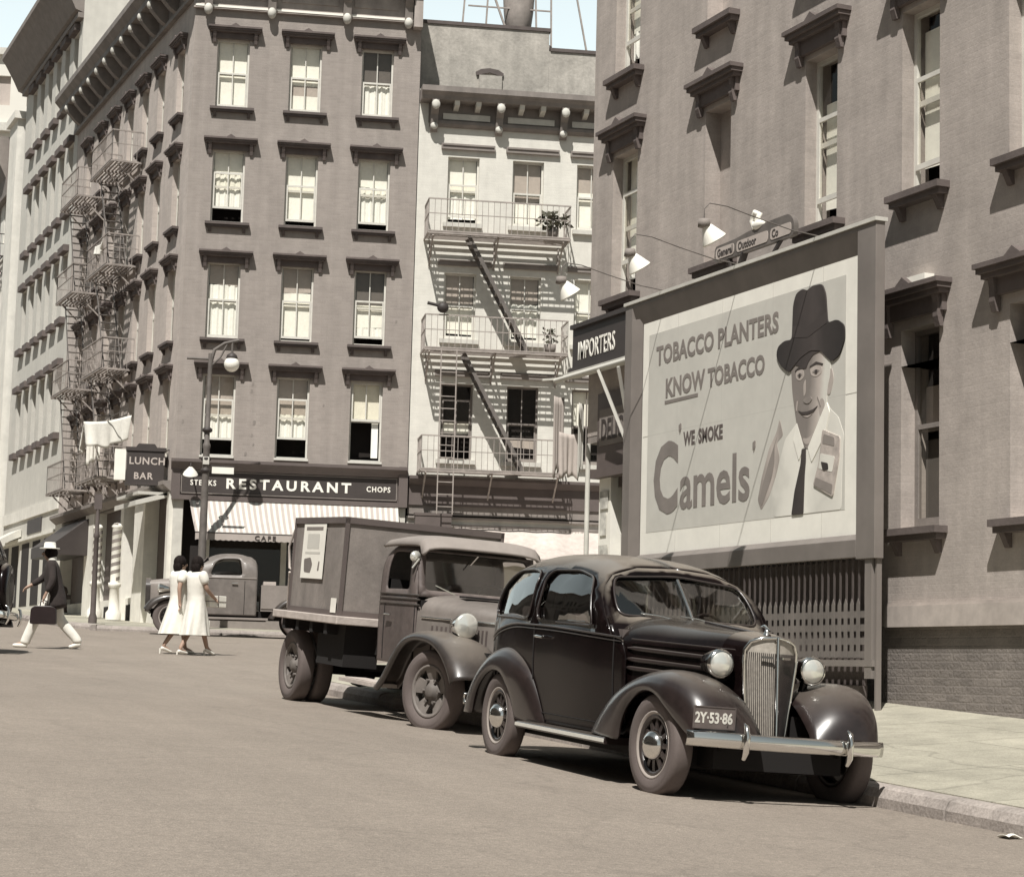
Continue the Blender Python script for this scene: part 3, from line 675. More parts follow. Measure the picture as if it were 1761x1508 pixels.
for i in range(5):
    s=.4+i*1.82; m=MB(); m.prism([(-.05,15.7),(-.5,15.7),(-.46,15.5),(-.24,15.34),(-.16,14.95),(-.05,14.88)],lambda u,v,q:(q,u,v),s-.1,s+.1); bo=m.obj('bracket',mCorn,co)
    m=MB(); m.sphere((s,-.5,15.55),(.12,.06,.14),8); m.sphere((s,-.19,15.02),(.11,.06,.10),8); m.obj('pendant',mTrimL,bo)
    if i<4:
        for dd in (.6,1.2): MB().prism([(-.05,15.7),(-.46,15.7),(-.42,15.58),(-.06,15.5)],lambda u,v,q:(q,u,v),s+dd-.07,s+dd+.07).obj('dentil',mTrimL,co)
        MB().box((s+.25,-.10,15.25),(s+1.57,-.06,15.42)).obj('frieze_panel',mTrimL,co)
pp=MB(); pp.box((.06,.9,15.5),(3.75,1.2,18.28)); pp.box((3.75,.92,15.5),(10,1.2,17.72)); po=pp.obj('parapet',mParapet,wb)
cp=MB(); cp.box((.04,.86,18.28),(3.79,1.24,18.38)); cp.box((3.79,.88,17.72),(10,1.24,17.82)); cp.obj('coping',mTrimD,po)
m=MB(); m.prism([(-.38,-.1),(-.4,0),(-.25,.09),(0,.13),(.25,.09),(.4,0),(.38,-.1),(0,.0)],lambda u,v,q:(2.05+u,q,16.95+v),.84,.9); m.obj('arched_flue_cap',mTrimD,po)
MB().box((1.75,.80,15.5),(2.4,.9,16.86)).obj('flue',mParapet,po)
MB().box((4.35,.80,16.25),(5.1,.92,16.33)).obj('flue_cap',mTrimD,po)
pa=(W0+NB*.6); pb=(W0+BD*10+NB*.6)
core(wb,PW,[(pa.x,pa.y),(pb.x,pb.y),((pb+NB*10).x,(pb+NB*10).y),((pa+NB*10).x,(pa+NB*10).y)],1,15.4,mInside)
# shop front
sf=MB(); sf.prism([(0,5.28),(-.30,5.28),(-.30,5.2),(-.12,5.05),(0,5.05)],lambda u,v,q:(q,u,v),.02,10); sf.box((.02,-.08,4.5),(10,.02,5.05)); sf.obj('shop_cornice',mSignB,wb)
m=MB(); m.box((.02,-.03,4.25),(10,.1,4.5)); m.box((.02,-.12,4.14),(10,.1,4.2)); m.box((.02,-.12,3.93),(10,.1,4.0)); m.obj('shop_band',mTrim,wb)
m=MB(); m.box((1.2,-.02,.6),(10,.2,4.14)); m.obj('shop_wall',mWhiteWall,wb)
m=MB(); m.box((.0,.0,.6),(.25,.2,4.2)); m.box((1.1,-.05,.6),(1.25,.2,4.2)); m.obj('door_pier',mTrimL,wb)
m=MB(); m.box((.2,.4,.6),(1.2,.45,4.3)); m.obj('doorway',mInside,wb)
def awn2(u,v): return (1.3+5.2*u,-.1-1.3*v,3.92-.85*v-.04*math.sin(math.pi*v)+.015*math.sin(40*u))
m=MB(); m.grid(awn2,40,6); ao=m.obj('awning',mat('faded_awning',.46,.9,[(1.5,.15),(8,.12)],bump=.3),wb)
m=MB(); m.grid(lambda u,v:(1.3+5.2*u,-1.41,3.07-.22*v-.02*math.sin(60*u)*v),60,2); m.obj('valance',mCanvasG,ao)
m=MB(); m.box((1.3,-.16,3.66),(6.3,-.12,3.76)); m.obj('awning_board',mSignB,wb)
text('lettering','FINANCE',mShade2,wb,FT(4.2,-.165,3.80),.16,.003,.004,1.0,1.2)
db=thing('box_sign','plain grey box sign hung between the striped awning and the pale awning','sign',W0+BD*.65-NB*.5+Vector((0,0,3.35)),BY)
m=MB(); m.box((-.48,-.12,.0),(.5,.12,.85)); m.box((-.5,-.14,.83),(.52,.14,.9)); m.obj('sign_box',mSignB,db); MB().box((-.4,-.125,.06),(.42,-.12,.2)).obj('dark_strip',mSignD,db)
MB().bar((0,.12,.8),(0,.5,.8),.03).obj('bracket',mIron,db)
# front fire escape
ff=thing('fire_escape','large zigzag iron fire escape on the front of the white building','fire escape',W0+BD*2.2,BY,z0=5.0)
q=-2.2; lv=[11.87,8.68,5.40]
fire_escape(ff,I4,6.30-d0+q,10.2-d0+q,lv,proj=1.05,rail_h=.9,stair=[(7.45-d0+q,11.85,9.15-d0+q,8.75,-.75),(7.40-d0+q,8.62,9.10-d0+q,5.48,-.75)],ladder=(6.75-d0+q,-1.06,4.2,8.7),mat_=mIronL)
# bush, bundle on the rail
def leafy(name,label,cat,loc,rx,ry,rz,n,size,m,seed=1,stem=True,rot=0):
    o=thing(name,label,cat,loc,rot); rd=random.Random(seed); b=MB()
    for i in range(n):
        while True:
            p=Vector((rd.uniform(-1,1),rd.uniform(-1,1),rd.uniform(-1,1)))
            if .25<p.length<1: break
        p=Vector((p.x*rx,p.y*ry,p.z*rz+rz)); a=Vector((rd.uniform(-1,1),rd.uniform(-1,1),rd.uniform(-.6,1))).normalized(); c=a.cross(Vector((rd.uniform(-1,1),rd.uniform(-1,1),rd.uniform(-1,1)))).normalized()
        L=size*rd.uniform(.6,1.4); b.add([p,p+a*L*.5+c*L*.28,p+a*L,p+a*L*.5-c*L*.28],[(0,1,2,3)])
    b.obj('foliage',m,o)
    s=MB()
    for i in range(7): s.tube([(rd.uniform(-.05,.05),0,-.05),(rd.uniform(-rx,rx)*.3,rd.uniform(-ry,ry)*.3,rz*.8),(rd.uniform(-rx,rx)*.7,rd.uniform(-ry,ry)*.7,rz*1.5)],[.012,.008,.004],5)
    s.obj('stems',mTrim,o)
    pt=MB(); pt.lathe([(.0,-.2),(.13,-.2),(.17,.04),(.15,.04),(.0,.02)],14); pt.obj('pot',mTrim,o)
    return o
def wpt(s,y,z): return W0+BD*(s-d0)+NB*y+Vector((0,0,z))
leafy('potted_plant','bushy potted plant at the right end of the top fire escape landing','plant',wpt(9.75,-.85,12.1),.42,.3,.26,170,.16,mPlant,3)
leafy('potted_plant','thin potted plant at the right end of the middle fire escape landing','plant',wpt(9.75,-.85,8.9),.2,.2,.26,60,.14,mPlant,5)
bl=thing('rail_bundle','dark round bundle with a short stub tied to the left fire escape rail','bundle',wpt(6.75,-1.1,9.72),BY)
MB().sphere((0,0,.05),(.16,.13,.15),12).obj('bundle',mIron,bl); MB().tube([(-.1,0,.1),(-.42,0,.16)],.045,8).obj('stub',mIron,bl)
# rooftop tank stand behind the parapet
rt=thing('rooftop_tank','grey rooftop water tank on a light trestle above the white building','water tank',wpt(8.9,3.0,15.4),BY)
m=MB()
for s,t in ((-1.2,-.15),(-.55,-.1),(.75,.1),(1.25,.05),(1.75,.5)): m.bar((s+t*2.5,0,0),(s,0,6.2),.05)
m.bar((-.6,0,5.0),(.3,0,2.6),.06); m.bar((-1.2,0,4.2),(1.3,0,4.2),.04); m.obj('trestle',mIronL,rt)
m=MB(); m.lathe([(0,2.9),(.3,3.0),(.45,4.2),(.55,6.0),(.5,6.1),(0,6.3)],18,c=(.35,.3,0)); m.obj('tank',mIronL,rt)
m=MB(); m.lathe([(.0,2.7),(.28,2.72),(.32,2.95),(0,3.0)],14,c=(.35,.3,0)); m.obj('tank_collar',mTrimL,rt)
MB().sphere((1.25,.0,3.05),(.1,.1,.12),10).obj('pulley',mIron,rt)

# ------------------------------------------------------------------ dark cornice building beyond
dbx=thing('loft_building','tall pale stone building with a heavy dark cornice up the side street','building',(13.0,69.6,0),R(-90),z0=1.0)
drow=[19.75,15.72,11.9,7.87]; dtop=[22.1,18.1,14.2,10.2]; dcol=[-1.1-i*1.62 for i in range(6)]
hl=[(c-.42,c+.42,z,t) for c in dcol for z,t in zip(drow,dtop)]
mb=MB(); wall(mb,I4,-11.2,0,1,23.1,hl,.3); wall(mb,Matrix.Rotation(R(90),4,'Z'),0,14,17,24.0,()); mb.obj('stone_wall',mStone,dbx)
for c in dcol:
    for z,t in zip(drow,dtop):
        window(dbx,I4,c-.42,c+.42,z,t,dep=.26,shades=[(.35,1,G_)],mun=False,frame=mTrim)
        MB().box((c-.5,-.2,z-.22),(c+.5,.1,z)).obj('window_sill',mTrimF,dbx)
        MB().box((c-.55,-.2,t+.02),(c+.55,0,t+.24)).obj('window_lintel',mTrimF,dbx)
cn=MB(); cn.prism([(0,24.1),(-1.0,24.1),(-1.0,23.9),(-.85,23.7),(-.5,23.1),(-.3,22.7),(0,22.6)],lambda u,v,q:(q,u,v),-11.6,.0); cn.box((-11.2,-.2,22.42),(0,0,22.6)); cn.obj('cornice',mTrim,dbx)
PD=Matrix.Translation((13.0,69.6,0))@Matrix.Rotation(R(-90),4,'Z')
core(dbx,PD,[(13.7,70.0),(27,70.0),(27,80.7),(13.7,80.7)],1,23.0,mInside)
core(dbx,PD,[(13.1,69.65),(26.9,69.65),(26.9,80.7),(13.1,80.7)],23.05,23.3,mParapet,'roof')
m=MB(); m.box((-11.2,-.06,5.2),(0,0,5.6)); m.box((-11.2,-.12,4.4),(0,.0,4.5)); m.obj('string_course',mStone2,dbx)
m=MB()
for i in range(5): m.box((-.9-i*2.2-1.5,-.01,2.0),(-.9-i*2.2,.03,4.3))
m.obj('shop_opening',mInside,dbx)
m=MB(); m.prism([(-.02,4.9),(-.9,4.4),(-.9,4.2),(-.02,4.6)],lambda u,v,q:(q,u,v),-9.8,-7.0); m.obj('awning',mCanvas,dbx)
MB().box((-5.8,-.03,4.6),(-3.0,.0,5.1)).obj('fascia_sign',mSignD,dbx)
# next building with pale pilaster
nb=thing('pilaster_building','building at the far left with a pale corner pilaster and brown cornice','building',(13.0,81.0,0),R(-90),z0=1.5)
m=MB(); m.box((-2.0,-.25,1),(-.2,.3,21.6)); m.box((-2.15,-.4,21.6),(-.05,.3,21.9)); m.obj('pilaster',mStone2,nb)
hl=[]
nrow=[17.2,13.4,9.4,5.6]
ncol=[-3.4-i*1.9 for i in range(12)]
hl=[(c-.5,c+.5,z,z+2.2) for c in ncol for z in nrow]
mb=MB(); wall(mb,I4,-28,-2.0,1,20.4,hl,.3); mb.obj('street_wall',mStone2,nb)
for c in ncol:
    for z in nrow: window(nb,I4,c-.5,c+.5,z,z+2.2,dep=.26,shades=[(.4,1,G_)],mun=False,frame=mTrim)
cn=MB(); cn.prism([(0,21.3),(-1.0,21.3),(-1.0,21.0),(-.6,20.2),(-.3,19.6),(-.25,18.9),(0,18.9)],lambda u,v,q:(q,u,v),-28,-2.15); cn.obj('cornice',mTrim,nb)
PN=Matrix.Translation((13.0,81.0,0))@Matrix.Rotation(R(-90),4,'Z')
core(nb,PN,[(13.5,81.2),(26,81.2),(26,109),(13.5,109)],1,20.2,mInside)
m=MB()
for i in range(7): m.box((-4.6-i*3.4,-.02,2.2),(-2.4-i*3.4,.03,4.9))
m.obj('shop_opening',mInside,nb)
fe=thing('fire_escape','dark fire escape past the pale pilaster at the left edge','fire escape',(13.0,86.5,0),R(-90),group='fire escapes along the side street',z0=4.0)
fire_escape(fe,I4,-2.2,2.2,[16.6,12.9,8.9,5.3],proj=1.0,stair=[(-1.6,16.6,1.4,12.9,-.75),(-1.6,12.9,1.4,8.9,-.75),(-1.6,8.9,1.4,5.3,-.75)],mat_=mIron)
cloth('hanging_sheet','white cloth hanging on the leftmost far fire escape',(12.0,85.0,13.9),.9,.8,R(60),wl,6)
cloth('hanging_sheet','white cloth low on the leftmost far fire escape above the street',(12.0,85.5,9.6),1.1,.8,R(100),wl,8)
# distant tower top left
ft=thing('distant_building','pale distant building at the upper left carrying large letters','building',(15.5,150,2.6),R(-18),z0=4.0)
hl=[(-9+i*2.2,-8.0+i*2.2,37.6,39.8) for i in range(9)]+[(-9+i*2.2,-8.0+i*2.2,30.5,33.0) for i in range(9)]
mb=MB(); wall(mb,I4,-14,16,4,41.5,hl,.3); mb.obj('wall',mFarB,ft)
m=MB(); m.box((-14.2,-.5,35.6),(16,.0,36.2)); m.box((-14.2,-.4,41.3),(16,0.0,41.8)); m.box((-14.2,-.4,28.9),(16,0,29.4)); m.obj('string_course',mTrimL,ft)
m=MB(); m.box((-14,.31,4.1),(16,12,41.4)); m.obj('interior',mShade2,ft)
text('lettering','BA',mTrim,ft,FT(-1.9,-.06,37.7),2.4,.04,.03,1.2,1.2)
tk=thing('roof_tank','brown cylindrical water tank on the distant roof at the upper left','water tank',(13.3,152,44.1),0)
m=MB(); m.lathe([(0,1.6),(1.6,1.6),(1.6,5.6),(1.75,5.65),(0,6.6)],24); m.obj('tank',mTrim,tk)
m=MB()
for k in range(4): m.bar((1.2*math.cos(k*math.pi/2+.7),1.2*math.sin(k*math.pi/2+.7),0),(1.2*math.cos(k*math.pi/2+.7),1.2*math.sin(k*math.pi/2+.7),1.6),.2)
m.obj('tank_leg',mTrimD,tk)

# houses on the near side of the street, left of the picture (unseen; added to block sky and darken car reflections)
oh=thing('unseen_row_building','unseen long dark brick row across the street, added outside the left of the picture','building',(-9.5,30,0),R(90),z0=-1.5)
hl=[(-44+i*2.6,-43.1+i*2.6,z,z+2) for i in range(50) for z in (1.6,5.1,8.3)]
mb=MB(); wall(mb,I4,-46,90,-2,14.5,hl,.3); mb.obj('street_wall',mat('dark_brick_row',.16,.9,[(.5,.2)]),oh)
MB().box((-46,.31,-2),(90,8,14.4)).obj('interior',mInside,oh)
MB().box((-46,-.5,14.5),(90,8.2,15.0)).obj('cornice',mTrim,oh)
# ------------------------------------------------------------------ near corner house (right)
XW=12.0; YC=25.45
rh=thing('corner_house','large grey brown brick house behind the billboard, its windows under heavy hoods','building',(XW,YC,0),R(-90),z0=-0.8)
Rc=[(.65,1.40),(3.30,3.95),(5.70,6.38),(7.66,8.34),(9.50,10.18),(11.5,12.18),(13.6,14.28),(15.7,16.38)]
hl=[]
for i,(a,b) in enumerate(Rc):
    hl.append((a,b,5.12,7.12)); hl.append((a,b,8.22,10.2)); hl.append((a,b,11.3,13.2))
hg=[(a,b,1.6,3.68) for a,b in Rc[3:]]
mb=MB(); wall(mb,I4,0,18,3.3,14.0,[h for h in hl]+[(a,b,max(c,3.3),d) for a,b,c,d in hg],.34)
mb.obj('upper_wall',mRW,rh)
mb=MB(); wall(mb,I4,2.3,18,.6,3.3,[(a,b,c,3.3) for a,b,c,d in hg],.34); mb.obj('lower_wall',mRW,rh)
mb=MB(); wall(mb,I4,2.3,18,-1.4,.6,(),.3); mb.obj('base_wall',mRWbase,rh)
m=MB(); m.box((7.5,-.085,.585),(18,.02,.80)); m.box((7.5,-.06,.80),(18,.02,.83)); m.obj('water_table',mLedge,rh)
for i,(a,b) in enumerate(Rc):
    c=(a+b)/2
    for z,top,ht in ((5.12,7.12,7.50),(8.22,10.2,10.6),(11.3,13.2,13.6)):
        if i==1:
            MB().add([(a,.22,z),(b,.22,z),(b,.22,top),(a,.22,top)],[(0,1,2,3)]).obj('blind_panel',mRW,rh)
        else:
            sp={0:dict(shades=[(.35,1,S),(.15,.35,CU)],open_=.25),2:dict(shades=[(.12,.75,S)],open_=.16),3:dict(shades=[(.15,.9,S)],open_=.14),4:dict(shades=[(.3,1,S)]),5:dict(shades=[(.3,1,S)])}.get(i,dict(shades=[(.45,1,S)]))
            window(rh,I4,a,b,z,top,dep=.20,mun=False,**sp)
        hood(rh,I4,c+.02,1.20,ht,d=.19,h=.36,m=mTrimF); sill(rh,I4,c+.04,.96,z-.01,d=.16,m=mTrimF)
for a,b,z,t in hg:
    window(rh,I4,a,b,z,t,dep=.22,mun=False,frame=mTrim,shades=[(.52,.72,G_),(.0,.45,mShade3)])
    hood(rh,I4,(a+b)/2-.06,1.24,4.10,d=.20,h=.40,m=mTrimF); sill(rh,I4,(a+b)/2+.0,.98,1.59,d=.16,m=mTrimF)
PR=Matrix.Translation((XW,YC,0))@Matrix.Rotation(R(-90),4,'Z')
m=MB(); m.box((.05,.5,3.4),(18,12,13.9)); m.box((2.4,.5,-1),(18,12,3.39)); m.obj('interior',mInside,rh)
m=MB(); m.box((0,.02,14.0),(18,12.2,14.3)); m.obj('roof',mParapet,rh)
m=MB(); m.add([(0,0,3.3),(0,12,3.3),(0,12,14.0),(0,0,14.0)],[(0,1,2,3)]); m.obj('end_wall',mRW,rh)
m=MB(); m.box((.0,.005,3.2),(2.29,3.5,3.3)); m.obj('porch_soffit',mTrim,rh)
m=MB(); m.add([(2.3,.005,-.8),(2.3,3.5,-.8),(2.3,3.5,3.2),(2.3,.005,3.2)],[(0,1,2,3)]); m.obj('shop_side_wall',mTrim,rh)
# small things on the sills
m=MB(); m.box((7.9,-.12,4.105),(8.25,.0,4.19)); m.obj('paper_scrap',mPaper,rh)
# corner shop: sign, rolled awning, board, posts
cs=MB(); cs.box((-.08,-.22,4.25),(2.2,0,4.80)); cs.box((-.1,-.26,4.80),(2.2,0,4.86)); cs.box((-.1,-.27,4.19),(2.2,0,4.25)); cso=cs.obj('shop_sign',mSignD,rh)
text('lettering','IMPORTERS',mWhite,cso,FT(.10,-.224,4.35),.36,.004,.002,.58,1.12)
m=MB(); m.tube([(-.2,-.42,4.08),(2.3,-.42,4.08)],.035,10); ra=m.obj('rolled_awning',mCanvas,rh)
m=MB(); m.bar((-.2,-.2,4.16),(2.3,-.2,4.16),.2,.05); m.bar((-.2,-.62,4.08),(-.2,-.02,4.16),.03); m.bar((1.25,-.45,4.05),(1.62,-.05,2.75),.04); m.bar((1.95,-.5,4.0),(1.62,-.06,2.75),.035); m.obj('awning_arm',mTrimL,ra)
m=MB(); m.box((.42,-.05,2.75),(2.29,.04,3.85)); m.box((.36,-.12,2.68),(2.29,.06,2.80)); bo=m.obj('name_board',mSignB,rh)
m=MB(); m.box((.5,-.06,3.12),(2.25,-.05,3.62)); m.obj('lettered_panel',mTrim,bo)
text('lettering','DELICATESSEN',mSignD,bo,FT(.56,-.062,3.2),.40,.003,.01,.62,1.02)
m=MB(); m.tube([(.08,-.02,-.5),(.08,-.02,3.2)],.035,10); m.obj('corner_post',mTrimL,rh)
m=MB(); m.box((.42,.0,-.5),(.78,.3,2.72)); pl=m.obj('pillar',mPaper,rh)
rd=random.Random(4)
m=MB()
for k in range(7):
    z=.1+k*.36; m.box((.44+rd.uniform(0,.05),-.006-.002*k,z),(.74-rd.uniform(0,.08),-.003-.002*k,z+rd.uniform(.2,.34)))
m.obj('pasted_bill',mat('pasted_bills',.5,.9,[(3,.5),(9,.3)]),pl)
m=MB(); m.prism([(-.3,-.5),(-.12,-.5),(.03,.6),(.10,1.3),(.05,1.9),(-.02,1.9),(.02,1.2),(-.1,.3)],lambda u,v,q:(1.02+u,q,v),.05,.35); m.obj('curved_bracket',mTrimL,rh)
m=MB(); m.box((.85,.3,1.9),(2.25,.4,3.2)); m.box((.8,.1,2.55),(2.28,.3,2.7)); m.obj('transom',mTrimD,rh)
# cloths hanging at the shop corner
cg='cloths hung at the corner shop'
def cw(s,y,z): v=PR@Vector((s,y,z)); return tuple(v)
cloth('hanging_cloth','long grey cloth strip hanging below the end of the rolled awning',cw(-.10,-.40,3.85),.20,1.1,R(20),cg,11,mCanvasG)
cloth('hanging_cloth','folded grey cloth hanging lowest at the corner shop post',cw(-.06,-.25,3.35),.34,.62,R(10),cg,12,mShade2)
cloth('hanging_cloth','narrow white cloth beside the corner shop post',cw(.12,-.16,3.75),.13,.95,R(35),cg,13,mCanvas)

# ------------------------------------------------------------------ billboard
bb=thing('billboard','large framed cigarette billboard with a man in a dark hat, on the corner house wall','billboard',(XW,YC,0),R(-90),z0=-0.4)
a,e,zb,zt=2.45,8.17,1.27,4.69
OUT=-.655; PY=-.575
m=MB(); m.box((a+.05,PY+.006,zb+.1),(e-.05,PY+.03,zt-.05)); m.box((a+.1,PY+.03,zb+.2),(a+.2,-.01,zb+.3)); m.box((e-1.5,PY+.03,zb+.2),(e-1.4,-.01,zb+.3)); m.box((5.2,PY+.03,zb+.2),(5.3,-.01,zb+.3)); m.box((a+.1,PY+.03,zt-.4),(a+.2,-.01,zt-.3)); m.box((e-1.5,PY+.03,zt-.4),(e-1.4,-.01,zt-.3)); m.obj('backing',mTrim,bb)
fm=mat('billboard_frame_paint',.175,.6,[(2,.12)],streak=.08)
m=MB()
m.box((a,OUT,zb-.02),(a+.20,PY+.03,zt)); m.box((e-.34,OUT,zb-.02),(e,PY+.03,zt))
m.prism([(OUT,zt),(PY+.005,zt),(PY+.005,zt-.28),(PY-.003,zt-.27),(OUT,zt-.05)],lambda u,v,q:(q,u,v),a+.20,e-.34)
m.prism([(OUT,zb),(PY+.005,zb),(PY+.005,zb+.25),(PY-.003,zb+.24),(OUT,zb+.18)],lambda u,v,q:(q,u,v),a+.20,e-.34)
m.prism([(a+.2,OUT+.002),(a+.2,PY+.004),(a+.36,PY-.003)],lambda u,v,q:(u,v,q),zb+.12,zt-.2)
m.obj('frame',fm,bb,bevel=.008)
MB().box((a-.02,OUT-.02,zt),(e+.02,PY+.05,zt+.04)).obj('top_ledge',mTrimL,bb)
pz0,pz1=1.51,4.45
po=MB().box((a+.37,PY-.001,pz0),(e-.34,PY+.004,pz1)).obj('poster',mPaper,bb)
mInk=mat('poster_ground',.56,.85,[(1.2,.05),(5,.04)]); mInk2=mat('poster_letter_grey',.20,.85,[(4,.12)]); mInkD=mat('poster_letter_dark',.10,.85,[(4,.12)])
mFace=gradmat('poster_face_print',6.42,7.12,[(0,.20),(.12,.30),(.30,.46),(.44,.66),(.62,.64),(.80,.44),(1,.24)],tilt=-.12); mFaceS=mat('poster_face_tone',.23,.85,[(4,.1)]); mFaceM=gradmat('poster_mid_print',5.6,6.2,[(0,.16),(.4,.30),(.7,.46),(1,.30)],noise=.2,nscale=5); mFaceT=mat('poster_half_tone',.40,.85,[(5,.15)])
mHat=gradmat('poster_hat_print',6.0,7.45,[(0,.018),(.3,.03),(.6,.055),(.8,.03),(1,.02)],noise=.12); mShirt=gradmat('poster_shirt_print',5.9,7.4,[(0,.50),(.25,.72),(.5,.80),(.75,.62),(1,.74)],noise=.25,nscale=3); mPack=mat('poster_packet_tone',.42,.85,[(9,.25)])
MB().box((2.98,PY-.003,1.78),(7.50,PY,4.25)).obj('printed_ground',mInk,po)
mSeam=mat('paper_seam',.50,.85)
for x in (3.75,4.85,6.0,7.05): MB().box((x,PY-.0032,1.52),(x+.006,PY-.001,4.44)).obj('paper_seam',mSeam,po)
MB().box((2.85,PY-.0033,2.98),(7.8,PY-.001,2.986)).obj('paper_seam',mSeam,po)
_an=[0]
def artn():
    _an[0]+=1; return .00009*(_an[0]%20)
def art(name,pts,mm,k,r=.04):
    q=roundpoly([(x+.075,z-.012) for x,z in pts],r,3); MB().prism(q,lambda u,v,d:(u,d,v),PY-.003-.0022*k-artn(),PY-.002).obj(name,mm,po)
art('arm',[(6.1,2.88),(6.18,2.69),(6.04,2.62),(6.11,2.45),(6.05,2.29),(5.9,2.05),(5.72,1.89),(5.64,2.01),(5.73,2.27),(5.88,2.57),(6.04,2.74)],mFaceM,1)
art('arm_shade',[(6.06,2.70),(6.0,2.6),(6.0,2.4),(5.95,2.25),(5.85,2.1),(5.73,1.93),(5.68,2.02),(5.76,2.2),(5.88,2.42)],mFaceS,2)
art('shirt',[(6.22,2.64),(6.47,2.8),(6.59,2.57),(6.65,2.48),(6.85,2.56),(7.07,2.96),(7.14,2.87),(7.29,2.78),(7.4,2.59),(7.38,2.44),(7.36,1.8),(6.0,1.8),(5.94,2.05)],mShirt,1)
for nm,pts in (('face_tone',[(6.90,2.96),(6.98,3.02),(7.04,2.96),(7.02,2.86),(6.94,2.80)]),('face_tone',[(6.58,2.62),(6.70,2.60),(6.82,2.66),(6.74,2.54),(6.64,2.54)]),('face_tone',[(6.60,3.20),(6.645,3.26),(6.65,3.10),(6.61,3.06)])): art(nm,pts,mFaceT,4,.05)
art('ear',[(7.05,3.25),(7.16,3.32),(7.2,3.2),(7.13,3.02),(7.05,3.05)],mFaceT,2)
art('face',[(6.34,3.41),(6.4,3.47),(6.69,3.46),(6.8,3.52),(7.02,3.52),(7.14,3.4),(7.13,3.22),(7.08,3.1),(7.06,2.9),(6.97,2.73),(6.87,2.56),(6.76,2.49),(6.64,2.5),(6.51,2.66),(6.45,2.84),(6.37,3.14)],mFace,3,.06)
art('hat_shade',[(6.36,3.45),(6.55,3.40),(6.66,3.36),(6.69,3.42),(6.8,3.50),(7.02,3.52),(6.95,3.60),(6.3,3.56)],mHat,5)
art('eye_socket',[(6.44,3.36),(6.6,3.37),(6.62,3.28),(6.54,3.245),(6.45,3.27)],mFaceT,4,.05); art('eye_socket',[(6.73,3.37),(6.96,3.38),(6.98,3.28),(6.86,3.245),(6.75,3.28)],mFaceT,4,.05)
art('eye',[(6.465,3.31),(6.53,3.335),(6.59,3.31),(6.53,3.29)],mFaceS,5,.02); art('eye',[(6.775,3.31),(6.86,3.335),(6.94,3.31),(6.86,3.285)],mFaceS,5,.02)
art('pupil',[(6.505,3.325),(6.55,3.325),(6.55,3.285),(6.505,3.285)],mHat,6,.015); art('pupil',[(6.835,3.325),(6.89,3.325),(6.89,3.285),(6.835,3.285)],mHat,6,.015)
art('brow',[(6.43,3.37),(6.52,3.405),(6.62,3.385),(6.62,3.365),(6.52,3.38),(6.43,3.355)],mHat,5,.01); art('brow',[(6.73,3.38),(6.86,3.415),(7.0,3.375),(6.99,3.36),(6.86,3.385),(6.73,3.36)],mHat,5,.01)
art('nose',[(6.60,3.03),(6.66,3.05),(6.75,3.05),(6.79,3.02),(6.74,2.985),(6.68,2.98),(6.62,3.0)],mFaceS,5,.02); art('smile',[(6.50,2.925),(6.58,2.90),(6.68,2.895),(6.80,2.905),(6.90,2.935),(6.82,2.88),(6.70,2.862),(6.58,2.872)],mHat,5,.01); art('lip',[(6.58,2.855),(6.70,2.85),(6.80,2.86),(6.70,2.83)],mFaceT,5,.02)
art('cheek_line',[(6.47,3.03),(6.49,3.03),(6.47,2.92),(6.455,2.93)],mFaceT,5,.005); art('cheek_line',[(6.88,3.03),(6.90,3.03),(6.965,2.92),(6.945,2.915)],mFaceS,5,.005)
art('tie',[(6.58,2.50),(6.66,2.50),(6.66,2.36),(6.64,2.22),(6.62,1.8),(6.38,1.8),(6.44,2.05),(6.56,2.34)],mHat,5,.02)
art('collar',[(6.47,2.8),(6.62,2.52),(6.52,2.38),(6.40,2.62)],mPaper,4,.02); art('collar',[(7.07,2.96),(6.70,2.50),(6.78,2.34),(7.05,2.62),(7.13,2.85)],mPaper,4,.02)
art('hat',[(6.36,3.72),(6.38,4.1),(6.44,4.22),(6.58,4.25),(6.67,4.21),(6.76,4.25),(6.97,4.24),(7.04,4.12),(7.08,3.80),(7.27,3.81),(7.41,3.73),(7.42,3.57),(7.32,3.42),(7.17,3.37),(7.06,3.44),(6.95,3.52),(6.75,3.55),(6.55,3.50),(6.40,3.42),(6.30,3.36),(6.12,3.47),(6.03,3.58),(6.06,3.68),(6.2,3.73)],mHat,7,.05)
art('hat_band',[(6.37,3.74),(6.7,3.70),(7.07,3.80),(7.06,3.92),(6.7,3.82),(6.38,3.87)],mat('poster_hat_band',.045,.85),8,.01)
art('held_packet',[(7.0,2.67),(7.34,2.56),(7.33,2.36),(7.21,1.94),(6.82,2.09),(6.93,2.32)],mPack,6,.03); art('packet_label',[(7.03,2.62),(7.24,2.56),(7.24,2.47),(7.0,2.52)],mFaceS,7,.02); art('packet_label',[(6.97,2.42),(7.25,2.36),(7.2,2.2),(6.93,2.26)],mShirt,7,.02); art('packet_label',[(6.98,2.33),(7.12,2.30),(7.13,2.23),(7.02,2.23)],mHat,8,.02); art('packet_label',[(6.88,2.17),(7.21,2.07),(7.19,1.97),(6.84,2.09)],mFaceS,7,.01)
Y_=PY-.0065
text('lettering','TOBACCO PLANTERS',mInk2,po,FT(3.19,Y_,3.85),.315,.001,.010,.94,1.02)
text('lettering','KNOW',mInk2,po,FT(3.44,Y_,3.42),.315,.001,.010,.96,1.0); text('lettering','TOBACCO',mInk2,po,FT(4.52,Y_,3.42),.30,.001,.010,.90,1.0)
MB().box((3.43,PY-.007,3.335),(4.28,PY-.002,3.375)).obj('underline',mInk2,po)
text('lettering','WE',mInkD,po,FT(3.94,Y_,2.78),.225,.001,.008,.80,1.02); text('lettering','SMOKE',mInkD,po,FT(4.31,Y_,2.78),.225,.001,.008,.80,1.02)
